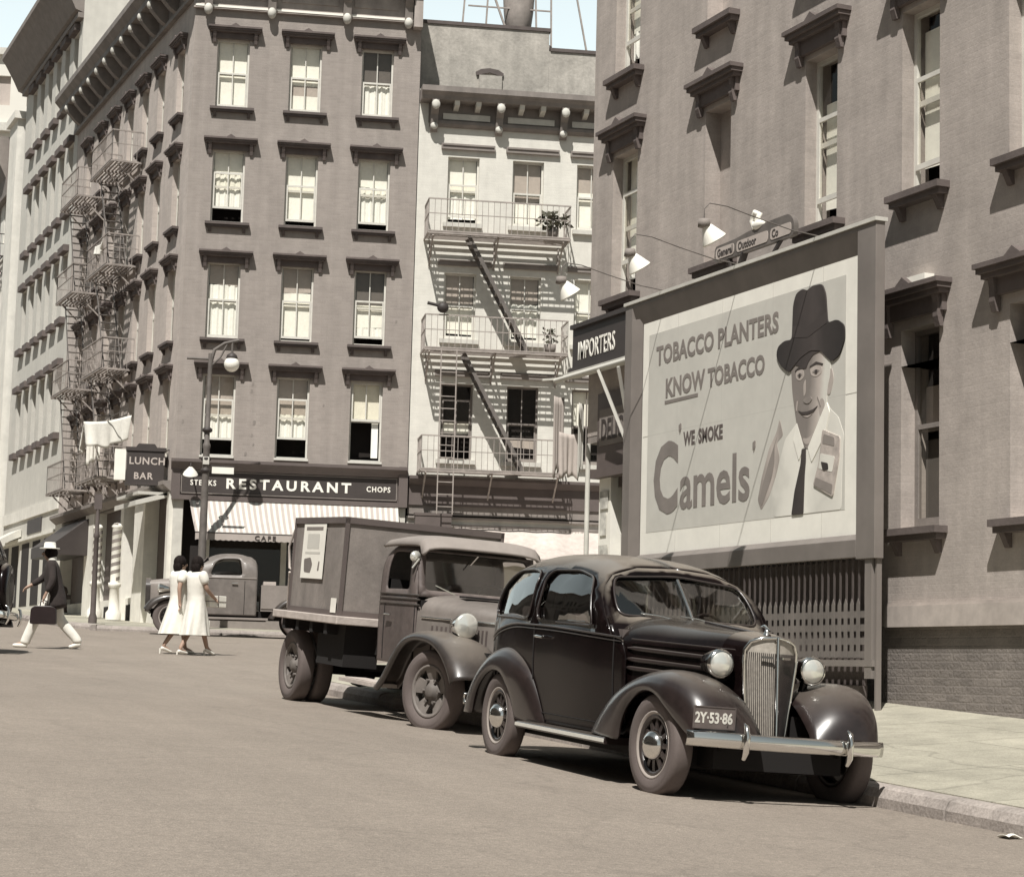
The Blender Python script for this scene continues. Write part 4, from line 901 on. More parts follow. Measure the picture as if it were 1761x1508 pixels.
text('lettering','C',mInk2,po,FT(3.16,Y_,2.03),1.16,.001,.040,.80,1.0); text('lettering','amels',mInk2,po,FT(3.86,Y_,2.03),.78,.001,.014,.95,1.0)
for x,z in ((3.74,2.98),(5.52,2.60)): art('quote_mark',[(x,z+.07),(x+.06,z+.09),(x+.06,z+.02),(x+.02,z-.05),(x+.03,z+.0),(x,z+.0)],mInk2,3,.01)
# lattice skirt
m=MB(); n=46
for i in range(n+1):
    x=a+.1+(e-a-.35)*i/n; m.box((x-.011,-.60,.80),(x+.011,-.585,zb))
lo=m.obj('lattice',mat('dark_lattice_paint',.06,.8,[(6,.2)]),bb)
m=MB()
for z in (.29,.425,.56,.695): m.box((a+.05,-.598,z-.035),(e-.2,-.592,z+.035))
for i in range(n):
    x=a+.1+(e-a-.35)*(i+.0)/n; m.box((x-.031,-.606,.26),(x+.031,-.60,.80)); m.prism([(x-.031,.80),(x+.031,.80),(x,.86)],lambda u,v,q:(u,q,v),-.606,-.60)
m.obj('lattice_slat',mat('lattice_paint',.135,.8,[(3,.2)]),lo)
m=MB(); m.box((e-.20,OUT+.02,.05),(e-.08,PY+.03,zb-.02)); m.box((a+.02,OUT+.02,-.05),(a+.14,PY+.03,zb-.02)); m.box((a,-.64,.17),(e-.06,-.56,.235)); m.box((e-.06,PY-.03,-.35),(e-.03,PY+.03,zb)); m.obj('post',fm,bb)
m=MB(); m.box((a+.2,-.36,-.35),(e-.62,-.33,zb)); m.obj('skirt_shade_sheet',mTrimD,bb)  # dark sheet added to stand for the shade behind the lattice
m=MB(); m.box((a+.3,-.5,-.3),(e-.5,-.4,-.02)); m.obj('footing',mTrimD,bb)
# signboard topper
m=MB(); m.prism(roundpoly([(4.70,4.86),(6.5,4.86),(6.5,5.03),(6.4,5.12),(6.0,5.12),(5.5,5.09),(5.2,5.06),(4.72,5.05)],.06),lambda u,v,d:(u,d,v),-.62,-.56); tp=m.obj('maker_plate',mIronG,bb)
for x0,x1,s_ in ((4.75,5.18,'General'),(5.24,5.95,'Outdoor'),(6.0,6.45,'Co')):
    MB().prism(roundpoly([(x0,4.89),(x1,4.89),(x1,5.02),(x0,5.02)],.05),lambda u,v,d:(u,d,v),-.626,-.621).obj('plate_field',mShade2,tp)
    text('lettering',s_,mSignD,tp,FT(x0+.04,-.629,4.915),.125,.001,.003,.9)
for x0,x1,w_ in ((5.08,5.02,.05),(5.28,5.38,.08),(6.0,6.2,.04)): MB().bar((x0,-.59,4.73),(x1,-.59,4.88),w_,.03).obj('scroll',mIron,tp)
m=MB(); m.tube([(5.62,-.6,5.10),(5.55,-.6,5.2),(5.62,-.6,5.29),(5.72,-.6,5.25),(5.66,-.6,5.18)],.035,8); m.sphere((5.7,-.6,5.13),(.14,.05,.06),10); m.obj('finial',mPaper,tp)
# the three lamps
for i,(x,lab) in enumerate(((3.45,'leftmost gooseneck lamp over the billboard, nearest the IMPORTERS sign'),(5.30,'middle gooseneck lamp reaching out over the billboard'),(7.03,'highest gooseneck lamp, over the hat on the billboard'))):
    v=PR@Vector((x,-.6,4.74)); lp=thing('billboard_lamp',lab,'lamp',v,R(-90),group='gooseneck lamps over the billboard')
    MB().tube([(0,0,0),(0,-.35,.03),(0,-.8,.12),(0,-1.15,.20),(0,-1.36,.21),(0,-1.42,.14),(0,-1.42,.02)],.0068,8).obj('arm',mIronG,lp)
    MB().lathe([(0.0,.03),(.06,.03),(.07,-.05),(.0,-.06)],14,c=(0,-1.42,0)).obj('socket',mTrim,lp)
    MB().lathe([(.035,-.03),(.06,-.06),(.135,-.21),(.14,-.225),(.125,-.21),(.035,-.05)],20,T=Matrix.Translation((0,-1.42,0))@Matrix.Rotation(R(35),4,'X')).obj('lamp_shade',mWhite,lp,)
# ------------------------------------------------------------------ vehicles (local: +y forward, +x the side seen here, z up)
def ypr(yaw,pitch,roll):
    Rz=Matrix.Rotation(R(yaw),3,'Z'); Rx=Matrix.Rotation(R(pitch),3,'X'); Ry=Matrix.Rotation(R(roll),3,'Y')
    return (Rz@Rx@Ry).to_euler()
class Shell:
    """closed cabin: section = straight side up to the belt, superellipse above"""
    def __init__(s,w,zs,zb,roof,n=2.5,tuck=.93): s.w=w;s.zs=zs;s.zb=zb;s.roof=roof;s.n=n;s.tuck=tuck
    def P(s,y,v,side=1):
        w=s.w(y); zs=s.zs(y); zb=min(s.zb(y),s.roof(y)-.02); zr=s.roof(y)
        if v<=1:
            t=max(v,0); return (side*w*(s.tuck+(1-s.tuck)*math.sin(t*math.pi/2)),y,zs+(zb-zs)*t)
        th=(min(v,2)-1)*math.pi/2; e=2/s.n
        return (side*w*max(0,math.cos(th))**e,y,zb+(zr-zb)*max(0,math.sin(th))**e)
    def V(s,y,z):
        zb=min(s.zb(y),s.roof(y)-.02); zs=s.zs(y)
        if z<=zb: return (z-zs)/(zb-zs)
        f=min(1,(z-zb)/(s.roof(y)-zb)); return 1+math.asin(f**(s.n/2))/(math.pi/2)
def inflate(poly,k):
    c=Vector((sum(p[0] for p in poly)/len(poly),sum(p[1] for p in poly)/len(poly)))
    return [(c.x+(p[0]-c.x)*k,c.y+(p[1]-c.y)*k) for p in poly]
def wheel(par,c,rad,wid,steer=0,style='car',label=None,face=1):
    """face=+1: outer face towards +x"""
    T=Matrix.Translation(c)@Matrix.Rotation(R(steer),4,'Z')@Matrix.Diagonal((face,1,1,1))
    h=wid/2; ri=rad*(.62 if style=='car' else .66)
    m=MB(T)
    m.lathe([(ri-.03,-h*.6),(ri,-h*.8),(ri,h*.55),(ri-.01,h*.75),(ri-.035,h*.7),(ri-.035,.0)],28,axis='x')
    if style=='car':
        k=12
        for i in range(k):
            t=2*math.pi*i/k; m.bar((h*.42,.07*math.cos(t),.07*math.sin(t)),(h*.30,(ri-.02)*math.cos(t),(ri-.02)*math.sin(t)),.034,.03,up=(1,0,0))
        m.lathe([(0,h*.12),(ri-.02,h*.05)],28,axis='x')
    else:
        k=5
        m.lathe([(0,.02),(.12,.02),(.12,-.02),(0,-.02)],20,axis='x')
        for i in range(k):
            t=2*math.pi*(i+.3)/k; ww=.5
            V=[(h*.1,.11*math.cos(t-ww),.11*math.sin(t-ww)),(h*.1,.11*math.cos(t+ww),.11*math.sin(t+ww)),(h*.55,(ri-.02)*math.cos(t+.36),(ri-.02)*math.sin(t+.36)),(h*.55,(ri-.02)*math.cos(t-.36),(ri-.02)*math.sin(t-.36))]
            V2=[(x-.02,y,z) for x,y,z in V]; m.add(V+V2,[(0,1,2,3),(7,6,5,4),(0,4,5,1),(1,5,6,2),(2,6,7,3),(3,7,4,0)])
        m.lathe([(ri-.05,h*.5),(ri-.02,h*.6)],24,axis='x')
    wo=m.obj('wheel',mWheel if style=='car' else mat('truck_wheel_paint',.15,.7,[(5,.25)]),par,label=label)
    m=MB(T); r0=ri+.005
    m.lathe([(r0,-h*.75),(r0+.02,-h*.92),(rad*.88,-h*1.0),(rad*.97,-h*.86),(rad,-h*.55),(rad,h*.55),(rad*.97,h*.86),(rad*.9,h*1.0),(rad*.86,h*.995),(rad*.85,h*1.02),(rad*.80,h*1.0),(r0+.02,h*.92),(r0,h*.75),(r0-.02,h*.6)],40,axis='x')
    m.obj('tyre',mTyre,wo)
    m=MB(T)
    if style=='car':
        m.lathe([(0,h+.045),(.05,h+.04),(.085,h+.022),(.105,h-.01),(.11,h*.4)],24,axis='x'); m.obj('hub_cap',mChrome,wo)
        m=MB(T); m.lathe([(ri-.012,h*.66),(ri+.004,h*.84),(ri+.014,h*.88),(ri+.02,h*.7)],32,axis='x'); m.obj('trim_ring',mat('dull_trim_ring',.32,.5),wo)
    else:
        m.lathe([(0,h*.75),(.05,h*.75),(.065,h*.6),(.1,h*.2),(.11,0)],20,axis='x')
        for i in range(6):
            t=2*math.pi*i/6; m.tube([(h*.05,.12*math.cos(t),.12*math.sin(t)),(h*.55,.12*math.cos(t),.12*math.sin(t))],.018,6)
        m.obj('hub_cap',mIronG,wo)
    return wo
def fender(par,C,A,xin,xcrown,xout,name='fender',m=None,n=26,side=1,lip=.02,xo=None):
    C=poly_at(C,n); A=poly_at(A,n)
    def fn(u,v):
        i=min(n-1,int(round(u*(n-1)))); c=C[i]; a=A[i]; k=a-c
        xi=xin(c.x); xx=xout if xo is None else xo(u)
        xc=xcrown if xo is None else xcrown-(xout-xx)*.5
        prof=[(xi,.75),(lerp(xi,xc,.28),.36),(lerp(xi,xc,.6),.10),(xc,0.0),(lerp(xc,xx,.45),.045),(lerp(xc,xx,.78),.20),(lerp(xc,xx,.95),.46),(xx,.74),(xx,1.0),(xx-.035,1.0)]
        j=min(len(prof)-1,int(round(v*(len(prof)-1)))); x,f=prof[j]
        return (side*x,c.x+k.x*f,c.y+k.y*f)
    b=MB(); b.grid(fn,n,10); return b.obj(name,m or mFender,par,subd=1,solid=.012)

def sedan(label,loc,rot,group=None,full=True):
    car=thing('sedan',label,'car',loc,rot,group)
    w=curve([(-2.36,.40),(-2.2,.58),(-1.95,.69),(-1.5,.735),(-.5,.745),(.1,.728),(.45,.69),(.7,.66)])
    roof=curve([(-2.42,.75),(-2.33,1.08),(-2.2,1.40),(-1.98,1.62),(-1.6,1.715),(-1.05,1.748),(-.55,1.73),(-.15,1.675),(.0,1.635),(.7,1.5)])
    zb=curve([(-2.3,.85),(-2.0,1.0),(-1.5,1.115),(-.9,1.125),(.7,1.075)])
    zs=lambda y:.36
    S_=Shell(w,zs,zb,roof,3.1)
    def V(y,z): return (y,S_.V(y,z))
    ap=[(.44,1.085),(.41,1.14),(.32,1.24),(.23,1.35),(.13,1.46),(.04,1.55)]
    apv=[(y,S_.V(y,z)) for y,z in ap]+[(.0,1.82),(-.02,2.0)]
    arch=[(-1.54+.43*math.cos(R(t)),.36+.43*math.sin(R(t))) for t in range(180,-1,-15)]
    out=[(-2.3,0),(-1.98,0)]+[(y,max(0.001,S_.V(y,z))) for y,z in arch[1:-1]]+[(-1.1,0),(.66,0),(.66,S_.V(.66,.95)),(.60,S_.V(.60,1.06))]+apv+[(-2.3,2.0)]
    qw=roundpoly([(-1.93,1.185),(-1.05,1.17),(-1.03,1.55),(-1.25,1.585),(-1.70,1.575),(-1.90,1.42)],.10)
    dw=roundpoly([(-.90,1.165),(.16,1.15),(.13,1.24),(.02,1.43),(-.09,1.525),(-.38,1.58),(-.88,1.575)],.09)
    for sd in (1,-1):
        hs=[[V(y,z) for y,z in qw],[V(y,z) for y,z in dw]]
        vs_,fs_=sheet(out,hs,lambda y,v:S_.P(y,v,sd),.09,.07)
        if sd==-1: fs_=[f[::-1] for f in fs_]
        b=MB(); b.add(vs_,fs_,True)
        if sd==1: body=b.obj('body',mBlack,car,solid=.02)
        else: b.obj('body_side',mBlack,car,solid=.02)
        for nm,h in (('quarter_window',qw),('door_window',dw)):
            gv,gf=sheet([V(y,z) for y,z in inflate(h,1.02)],[],lambda y,v:tuple(Vector(S_.P(y,v,sd))-Vector((sd*.022,0,0))),.2,.15)
            go=MB().add(gv,gf,True).obj(nm,mGlassC,car)
            # bright reveal moulding
            ring=[Vector(S_.P(*V(y,z),sd))+Vector((sd*.004,0,0)) for y,z in inflate(h,1.0)]; ring.append(ring[0])
            MB().tube(ring,.009,6,caps=False).obj('window_trim',mFender,go)
            sl_=[Vector(S_.P(*V(y,z),sd))+Vector((sd*.008,0,-.005)) for y,z in ([(-1.87,1.187),(-1.07,1.174)] if nm[0]=='q' else [(-.84,1.168),(.2,1.152)])]
            MB().bar(sl_[0],sl_[1],.012,.022).obj('window_sill',mChrome,go)
        # belt moulding and door lines
        bm=MB()
        for z0_,dz in ((1.115,.016),(1.085,.008)):
            ys=[-2.0+.1*i for i in range(27)]
            bm.tube([Vector(S_.P(y,S_.V(y,zb(y)+z0_-1.115),sd))+Vector((sd*.004,0,0)) for y in ys],dz*.55,6)
        bm.obj('belt_moulding',mFender,car)
        dl=MB()
        for y in (-.93,.50):
            dl.tube([Vector(S_.P(y+.02*(1-v)*0,v,sd))+Vector((sd*.0015,0,0)) for v in [.12+.08*i for i in range(12)]],.006,6)
        dl.tube([Vector(S_.P(y,.10,sd))+Vector((sd*.0015,0,0)) for y in [-.93+.11*i for i in range(14)]],.005,6)
        d=dl.obj('door_seam',mUnder,car)
        p=Vector(S_.P(-.80,S_.V(-.80,1.035),sd)); MB().tube([p+Vector((sd*.01,0,0)),p+Vector((sd*.045,0,0)),p+Vector((sd*.05,.05,0)),p+Vector((sd*.045,.15,-.005))],[.014,.014,.013,.009],8).obj('door_handle',mChrome,d)
    # tail cap
    tv=[Vector(S_.P(-2.3,v,1)) for v in [i*.1 for i in range(21)]]+[Vector(S_.P(-2.3,v,-1)) for v in [2-i*.1 for i in range(21)]]
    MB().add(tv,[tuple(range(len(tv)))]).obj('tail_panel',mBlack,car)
    # windshield
    bp=[Vector(S_.P(y,v,1)) for y,v in apv]
    def yz(z):
        zz=[p.z for p in bp]; yy=[p.y for p in bp]
        for i in range(len(zz)-1):
            if zz[i]<=z<=zz[i+1] and zz[i+1]>zz[i]: return lerp(yy[i],yy[i+1],(z-zz[i])/(zz[i+1]-zz[i]))
        return yy[0] if z<zz[0] else yy[-1]
    def wmap(x,z): return (x,yz(z)+.10*(1-(abs(x)/.68)**1.6)*(1-max(0,(z-1.1)/.5)*.7),z)
    outl=[(p.x,p.z) for p in bp]+[(-p.x,p.z) for p in bp[::-1][1:]]
    hole=roundpoly([(-.595,1.245),(.595,1.245),(.58,1.42),(.53,1.535),(.0,1.58),(-.53,1.535),(-.58,1.42)],.12)
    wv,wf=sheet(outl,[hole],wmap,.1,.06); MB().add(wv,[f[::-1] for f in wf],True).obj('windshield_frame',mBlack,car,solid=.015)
    gv,gf=sheet(inflate(hole,1.03),[],lambda x,z:tuple(Vector(wmap(x,z))-Vector((0,.018,0))),.15,.08)
    ws=MB().add(gv,gf,True).obj('windshield',mGlassC,car)
    MB().tube([Vector(wmap(0,1.235+i*.035))+Vector((0,.006,0)) for i in range(10)],.017,8).obj('centre_bar',mChrome,ws)
    ring=[Vector(wmap(x,z))+Vector((0,.006,0)) for x,z in inflate(hole,1.0)]; ring.append(ring[0]); MB().tube(ring,.010,6,caps=False).obj('rubber_seal',mFender,ws)
    wp=MB()
    for s in (.12,-.20): wp.tube([Vector(wmap(s,1.235))+Vector((0,.03,0)),Vector(wmap(s+.16,1.262))+Vector((0,.03,0)),Vector(wmap(s+.30,1.272))+Vector((0,.025,0))],.007,6)
    wp.obj('wiper',mChrome,ws)
    # bonnet
    hw=curve([(.0,.675),(.55,.648),(.9,.51),(1.25,.375),(1.62,.20)]); ht=curve([(.05,1.285),(.45,1.25),(.9,1.215),(1.62,1.165)])
    def hood_(u,v):
        y=lerp(.10,1.64,u); t=(v*2-1); W=hw(y); e=2/3.2
        a=abs(t)
        if a>.62:
            k=(a-.62)/.38; return (math.copysign(W,t)*(1-.02*k),y,lerp(.84,.46,k))
        th=math.pi/2*(1-a/.62); return (math.copysign(W*max(0,math.cos(th))**e,t) if a>1e-6 else 0,y,.84+(ht(y)-.84)*max(0,math.sin(th))**e)
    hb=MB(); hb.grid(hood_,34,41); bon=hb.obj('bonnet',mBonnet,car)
    for sd in (1,-1):
        for zz,y0,y1 in ((1.005,.62,1.54),(.925,.62,1.50),(.86,.62,1.36)):
            mm=MB(); mm.tube([(sd*(hw(y)*(1.0 if zz<.93 else .985)+.010),y,zz-.03*(y-.62)) for y in [lerp(y0,y1,i/14) for i in range(15)]],[.006]+[.017]*13+[.006],8); mm.obj('louvre_trim',mFender,bon)
        mm=MB(); mm.tube([(sd*(hw(y)+.003),y,1.085-.02*y) for y in [.66+.07*i for i in range(14)]],.007,6); mm.obj('hinge_line',mFender,bon)
    MB().tube([(0,y,ht(y)+.006) for y in [.62+.1*i for i in range(11)]],.012,8).obj('bonnet_hinge',mFender,bon)
    # radiator shell and grille
    def half(z): return lerp(.150,.205,min(1,max(0,(z-.42)/.55)))
    def ridge(z): return 1.80-.07*max(0,(z-.45)/.7)
    def gmap(x,z): return (x,lerp(ridge(z),1.64,(abs(x)/half(z))**1.25),z)
    go=[(-half(.40),.40),(half(.40),.40)]+[(half(z),z) for z in (.6,.8,.98,1.06)]+[(.17,1.12),(.10,1.15),(0,1.16),(-.10,1.15),(-.17,1.12)]+[(-half(z),z) for z in (1.06,.98,.8,.6)]
    gv,gf=sheet(go,[],gmap,.05,.07); gr=MB().add(gv,gf,True).obj('grille',mGrille,car)
    bars=MB()
    for i in range(-15,16):
        if i==0: continue
        x=i*.0122
        bars.tube([Vector(gmap(x*half(z)/.2,z))+Vector((0,.007,0)) for z in [.42+.07*j for j in range(10)]],.0033,4)
    bars.obj('grille_bars',mFender,gr)
    MB().tube([Vector(gmap(0,z))+Vector((0,.012,0)) for z in [.40+.076*i for i in range(11)]],.013,8).obj('grille_ridge',mChrome,gr)
    ring=[Vector(gmap(x,z))+Vector((0,.008,0)) for x,z in go]; ring.append(ring[0]); MB().tube(ring,.014,8,caps=False).obj('grille_rim',mChrome,gr)
    MB().bar((.035,1.77,1.02),(.115,1.725,1.02),.012,.016).bar((-.035,1.77,1.02),(-.115,1.725,1.02),.012,.016).obj('grille_badge',mChrome,gr)
    sb=MB()
    def shellf(u,v):
        y=lerp(1.45,1.645,u); W=lerp(.29,.212,u); t=v*2-1; e=2/3.0; a=abs(t)
        if a>.6: k=(a-.6)/.4; return (math.copysign(lerp(W,.16,k*.6),t),y,lerp(.95,.40,k))
        th=math.pi/2*(1-a/.6); return (math.copysign(W*max(0,math.cos(th))**e,t) if a>1e-6 else 0,y,.95+(1.195-.03*u-.95)*max(0,math.sin(th))**e)
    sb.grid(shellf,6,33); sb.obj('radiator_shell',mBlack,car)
    MB().lathe([(0,1.225),(.012,1.22),(.018,1.2),(.03,1.175)],12,c=(0,1.58,0)).tube([(0,1.62,1.205),(0,1.54,1.24),(0,1.46,1.225)],[.006,.011,.004],8).obj('mascot',mChrome,car)
    # headlamps
    for sd in (1,-1):
        c=(sd*.365,1.60,.95)
        T=Matrix.Translation(c)
        hl_=MB(T).lathe([(0,-.27),(.035,-.25),(.07,-.17),(.093,-.07),(.1,0),(.1,.015)],22,axis='y').obj('headlamp',mBlack,car)
        MB(T).lathe([(.100,.0),(.106,.012),(.098,.03),(.088,.034)],24,axis='y').obj('rim',mChrome,hl_)
        MB(T).lathe([(.09,.026),(.07,.042),(.035,.052),(0,.055)],22,axis='y').obj('lens',mLens,hl_)
        MB().bar((sd*.27,1.52,.95),(sd*.20,1.56,.96),.05,.03).tube([(sd*.36,1.52,.87),(sd*.34,1.50,.72)],.03,8).obj('bracket',mBlack,hl_)
    # fenders
    for sd in (1,-1):
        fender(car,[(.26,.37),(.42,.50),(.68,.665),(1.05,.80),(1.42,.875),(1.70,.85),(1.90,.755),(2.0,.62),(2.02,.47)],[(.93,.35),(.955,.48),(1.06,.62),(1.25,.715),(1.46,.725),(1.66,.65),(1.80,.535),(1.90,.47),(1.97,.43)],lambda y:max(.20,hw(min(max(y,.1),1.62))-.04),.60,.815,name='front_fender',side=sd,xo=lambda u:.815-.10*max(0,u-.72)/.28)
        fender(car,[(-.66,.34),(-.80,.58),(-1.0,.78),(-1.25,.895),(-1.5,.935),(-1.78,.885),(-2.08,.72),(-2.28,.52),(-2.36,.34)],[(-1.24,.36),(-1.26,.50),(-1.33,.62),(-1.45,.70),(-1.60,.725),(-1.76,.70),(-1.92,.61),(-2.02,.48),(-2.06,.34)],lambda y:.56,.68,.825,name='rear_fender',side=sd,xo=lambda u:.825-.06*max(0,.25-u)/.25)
        b=MB(); b.prism(roundpoly([(.60,.30),(.83,.30),(.84,.325),(.83,.35),(.60,.355)],.015),lambda u,v,q:(sd*u,q,v),-.95,.78); rbd=b.obj('running_board',mFender,car)
        MB().box((sd*.845,-.95,.315),(sd*.835,.78,.34)).obj('edge_strip',mFrameW,rbd)
    for sd in (1,-1):
        wheel(car,(sd*.71,1.46,.355),.355,.15,steer=3,face=sd); wheel(car,(sd*.71,-1.54,.355),.355,.15,face=sd)
    # bumper
    for yb,sg in ((2.13,1),)+(((-2.52,-1),) if full else ()):
        def bf(u,v):
            x=lerp(-.735,.775,u); return (x,yb-sg*.15*(abs(x)/.77)**2.2+sg*.012*math.sin(math.pi*v),.40+.095*v)
        bp_=MB().grid(bf,29,7).obj('bumper',mChrome,car,solid=.012)
        for s in (.40,-.40):
            y=yb-sg*.035; MB().tube([(s,y+sg*.01,.33),(s,y+sg*.04,.38),(s,y+sg*.045,.48),(s,y+sg*.03,.545),(s,y,.56)],[.016,.024,.024,.02,.012],8).obj('bumper_guard',mChrome,bp_)
            MB().bar((s,yb-sg*.05,.43),(s*.9,yb-sg*.5,.45),.03,.05).obj('bumper_iron',mWheel,bp_)
    pl=MB().box((.44,2.02,.515),(.755,2.028,.665)).obj('licence_plate',mat('plate_dark',.10,.6,[(6,.2)]),car)
    mm=MB()
    for z in (.518,.662): mm.box((.44,2.026,z-.004),(.755,2.032,z+.004))
    for x in (.443,.752): mm.box((x-.004,2.026,.515),(x+.004,2.032,.665))
    mm.obj('plate_rim',mTrimD,pl)
    TT=Matrix(((-1,0,0,.745),(0,0,1,2.0295),(0,1,0,.555),(0,0,0,1)))
    text('lettering','2Y·53·86',mat('plate_figures',.6,.6,[(20,.2)]),pl,TT,.098,.001,.003,.80)
    MB().bar((.5,2.02,.54),(.3,1.98,.47),.02).obj('bracket',mIron,pl)
    # underneath and inside
    u=MB(); u.box((-.60,-2.15,.24),(.60,1.50,.50)); u.box((-.58,1.2,.22),(.58,1.62,.62)); u.box((-.50,1.60,.24),(.50,1.86,.40)); u.bar((-.62,1.46,.33),(.62,1.46,.33),.06); u.bar((-.62,-1.54,.35),(.62,-1.54,.35),.09); u.obj('chassis',mUnder,car)
    for sd in (1,-1):
        q=MB(); q.prism([(1.46+.44*math.cos(R(t)),.36+.44*math.sin(R(t))) for t in range(0,181,20)],lambda a,b,d:(sd*d,a,b),.45,.47); q.obj('inner_wing',mUnder,car)
    s_=MB(); s_.box((-.58,-.62,.5),(.58,-.08,.83)); s_.prism(roundpoly([(-.60,.8),(-.42,.8),(-.50,1.24),(-.66,1.24)],.05),lambda a,b,d:(d,a,b),-.58,.58); s_.prism(roundpoly([(-1.72,.7),(-1.5,.7),(-1.58,1.28),(-1.80,1.28)],.05),lambda a,b,d:(d,a,b),-.52,.52); s_.box((-.6,-1.7,.45),(.6,.6,.5)); s_.box((-.62,.28,.95),(.62,.5,1.14)); s_.obj('seats',mSeat,car)
    ring=[Vector((-.33+.19*math.cos(R(t)),.02-.05*math.sin(R(t)),1.13+.18*math.sin(R(t)))) for t in range(0,361,20)]; MB().tube(ring,.013,6,caps=False).bar((-.33,.02,1.13),(-.33,.35,.98),.03).obj('steering_wheel',mFender,car)
    if full:
        sp=MB(Matrix.Translation((0,-2.36,.78))).lathe([(0,-.08),(.2,-.085),(.32,-.07),(.355,0),(.32,.07),(0,.08)],28,axis='y'); sp.obj('spare_wheel_cover',mBlack,car)
    return car
car=sedan('glossy black two door sedan parked nearest the camera at the right kerb','',None) if False else None
sd1=sedan('glossy black 1930s sedan with chrome grille parked at the kerb below the billboard',(7.35,14.18,-.79),ypr(178.27,-2.26,-2.56))
sd2=copy_tree(sd1); sd2['label']='dark car cut off by the left edge, behind the man with the bag'
# the second car, only its nose enters at the left
sd2.location=(3.22,34.7,road_z(3.2,34.7)); sd2.rotation_euler=ypr(66.7,0,2.0); sd2.scale=(1.05,1.05,1.26)
# ------------------------------------------------------------------ flatbed truck behind the sedan
tr=thing('flatbed_truck','worn flatbed truck with a grey box body parked behind the black sedan','truck',(7.985,20.66,-.54),ypr(181,-3.0,-2.5))
w=curve([(-.2,.68),(.5,.70),(1.0,.66)]); roof=curve([(-.25,1.88),(-.05,1.95),(.4,1.97),(.8,1.93),(1.05,1.88)]); zb=lambda y:1.27; zs=lambda y:.62
S2=Shell(w,zs,zb,roof,4.2,.97)
V2=lambda y,z:(y,S2.V(y,z))
dw=roundpoly([(.0,1.39),(.70,1.40),(.64,1.79),(.02,1.80)],.06)
apv=[(y,S2.V(y,z)) for y,z in ((.88,1.27),(.87,1.35),(.81,1.6),(.76,1.78),(.74,1.85))]+[(.72,1.8),(.72,2.0)]
out=[(-.16,0),(.62,0),(.78,.25),(.89,.35)]+apv+[(-.18,2.0),(-.18,1.6)]
for sd in (1,-1):
    vs_,fs_=sheet(out,[[V2(y,z) for y,z in dw]],lambda y,v:S2.P(y,v,sd),.09,.07)
    if sd==-1: fs_=[f[::-1] for f in fs_]
    cb=MB().add(vs_,fs_,True).obj('cab' if sd==1 else 'cab_side',mTruck,tr,solid=.02)
    b=MB()
    for z in (1.30,1.345,1.245): b.tube([Vector(S2.P(y,S2.V(y,z),sd))+Vector((sd*.003,0,0)) for y in [-.15+.11*i for i in range(11)]],.010,6)
    b.obj('belt_moulding',mTruckD,cb)
    b=MB()
    for y in (.02,.86): b.tube([Vector(S2.P(y,v,sd))+Vector((sd*.002,0,0)) for v in [.05+.09*i for i in range(11)]],.006,6)
    b.obj('door_seam',mUnder,cb)
    p=Vector(S2.P(.14,S2.V(.14,1.12),sd)); MB().tube([p+Vector((sd*.04,0,0)),p+Vector((sd*.045,.18,0))],[.014,.01],8).obj('door_handle',mChrome,cb)
b=MB(); b.add([tuple(S2.P(-.17,v,1)) for v in [i*.1 for i in range(21)]]+[tuple(S2.P(-.17,v,-1)) for v in [2-i*.1 for i in range(21)]],[tuple(range(42))]); b.obj('cab_back',mTruckD,tr)
# roof panel with visor
def rf(u,v):
    y=lerp(-.20,.97,u); x=lerp(-.665,.665,v); e=1-abs(x/.665)**5
    z=1.855+(.105*math.sin(math.pi*min(1,max(0,(y+.35)/1.62)))**.6)*(.35+.65*e)
    return (x,y,z-(.085 if u>.93 else 0)-(.04 if abs(x)>.66 else 0))
b=MB(); b.grid(rf,22,25); b.obj('roof',mTruckTop,tr,solid=.03)
ol=[(.66,1.33),(.66,1.82),(-.66,1.82),(-.66,1.33)]; hl_=roundpoly([(-.59,1.40),(.59,1.40),(.57,1.80),(-.57,1.80)],.05)
wm=lambda x,z:(x,.90-.28*(z-1.27),z)
vs_,fs_=sheet(ol,[hl_],wm,.15,.15); wf_=MB().add(vs_,fs_,True).obj('windshield_frame',mTruck,tr,solid=.02)
gv,gf=sheet(inflate(hl_,1.02),[],lambda x,z:(x,.885-.28*(z-1.27),z),.3,.2); MB().add(gv,gf,True).obj('windshield',mGlassC,tr)
MB().bar((.3,1.0,1.38),(.52,.98,1.46),.012).bar((.02,.86,1.80),(.1,.86,1.70),.012).obj('wiper',mChrome,wf_)
hw2=curve([(.9,.66),(1.4,.50),(2.3,.32)]); ht2=curve([(.9,1.375),(1.5,1.315),(2.3,1.24)])
def hood2(u,v):
    y=lerp(.90,2.3,u); t=v*2-1; a=abs(t); W=hw2(y); e=2/3.4
    if a>.6: k=(a-.6)/.4; return (math.copysign(W,t),y,lerp(1.12,.62,k))
    th=math.pi/2*(1-a/.6); return (math.copysign(W*max(0,math.cos(th))**e,t) if a>1e-6 else 0,y,1.12+(ht2(y)-1.12)*max(0,math.sin(th))**e)
bn=MB().grid(hood2,22,33).obj('bonnet',mat('truck_bonnet_paint',.17,.5,[(2,.15),(10,.1)],coat=.2),tr)
MB().box((-.30,1.12,1.355),(.30,1.30,1.375)).obj('cowl_vent',mUnder,bn)
for sd in (1,-1):
    b=MB()
    for i in range(14): y=1.15+i*.07; b.bar((sd*(hw2(y)+.006),y,.80),(sd*(hw2(y)+.006),y,1.05),.02,.012)
    b.obj('louvre',mTruck,bn)
    MB().tube([(sd*(hw2(y)+.006),y,1.125) for y in (.98,1.3,1.7,2.2)],.012,6).obj('hinge_line',mChrome,bn)
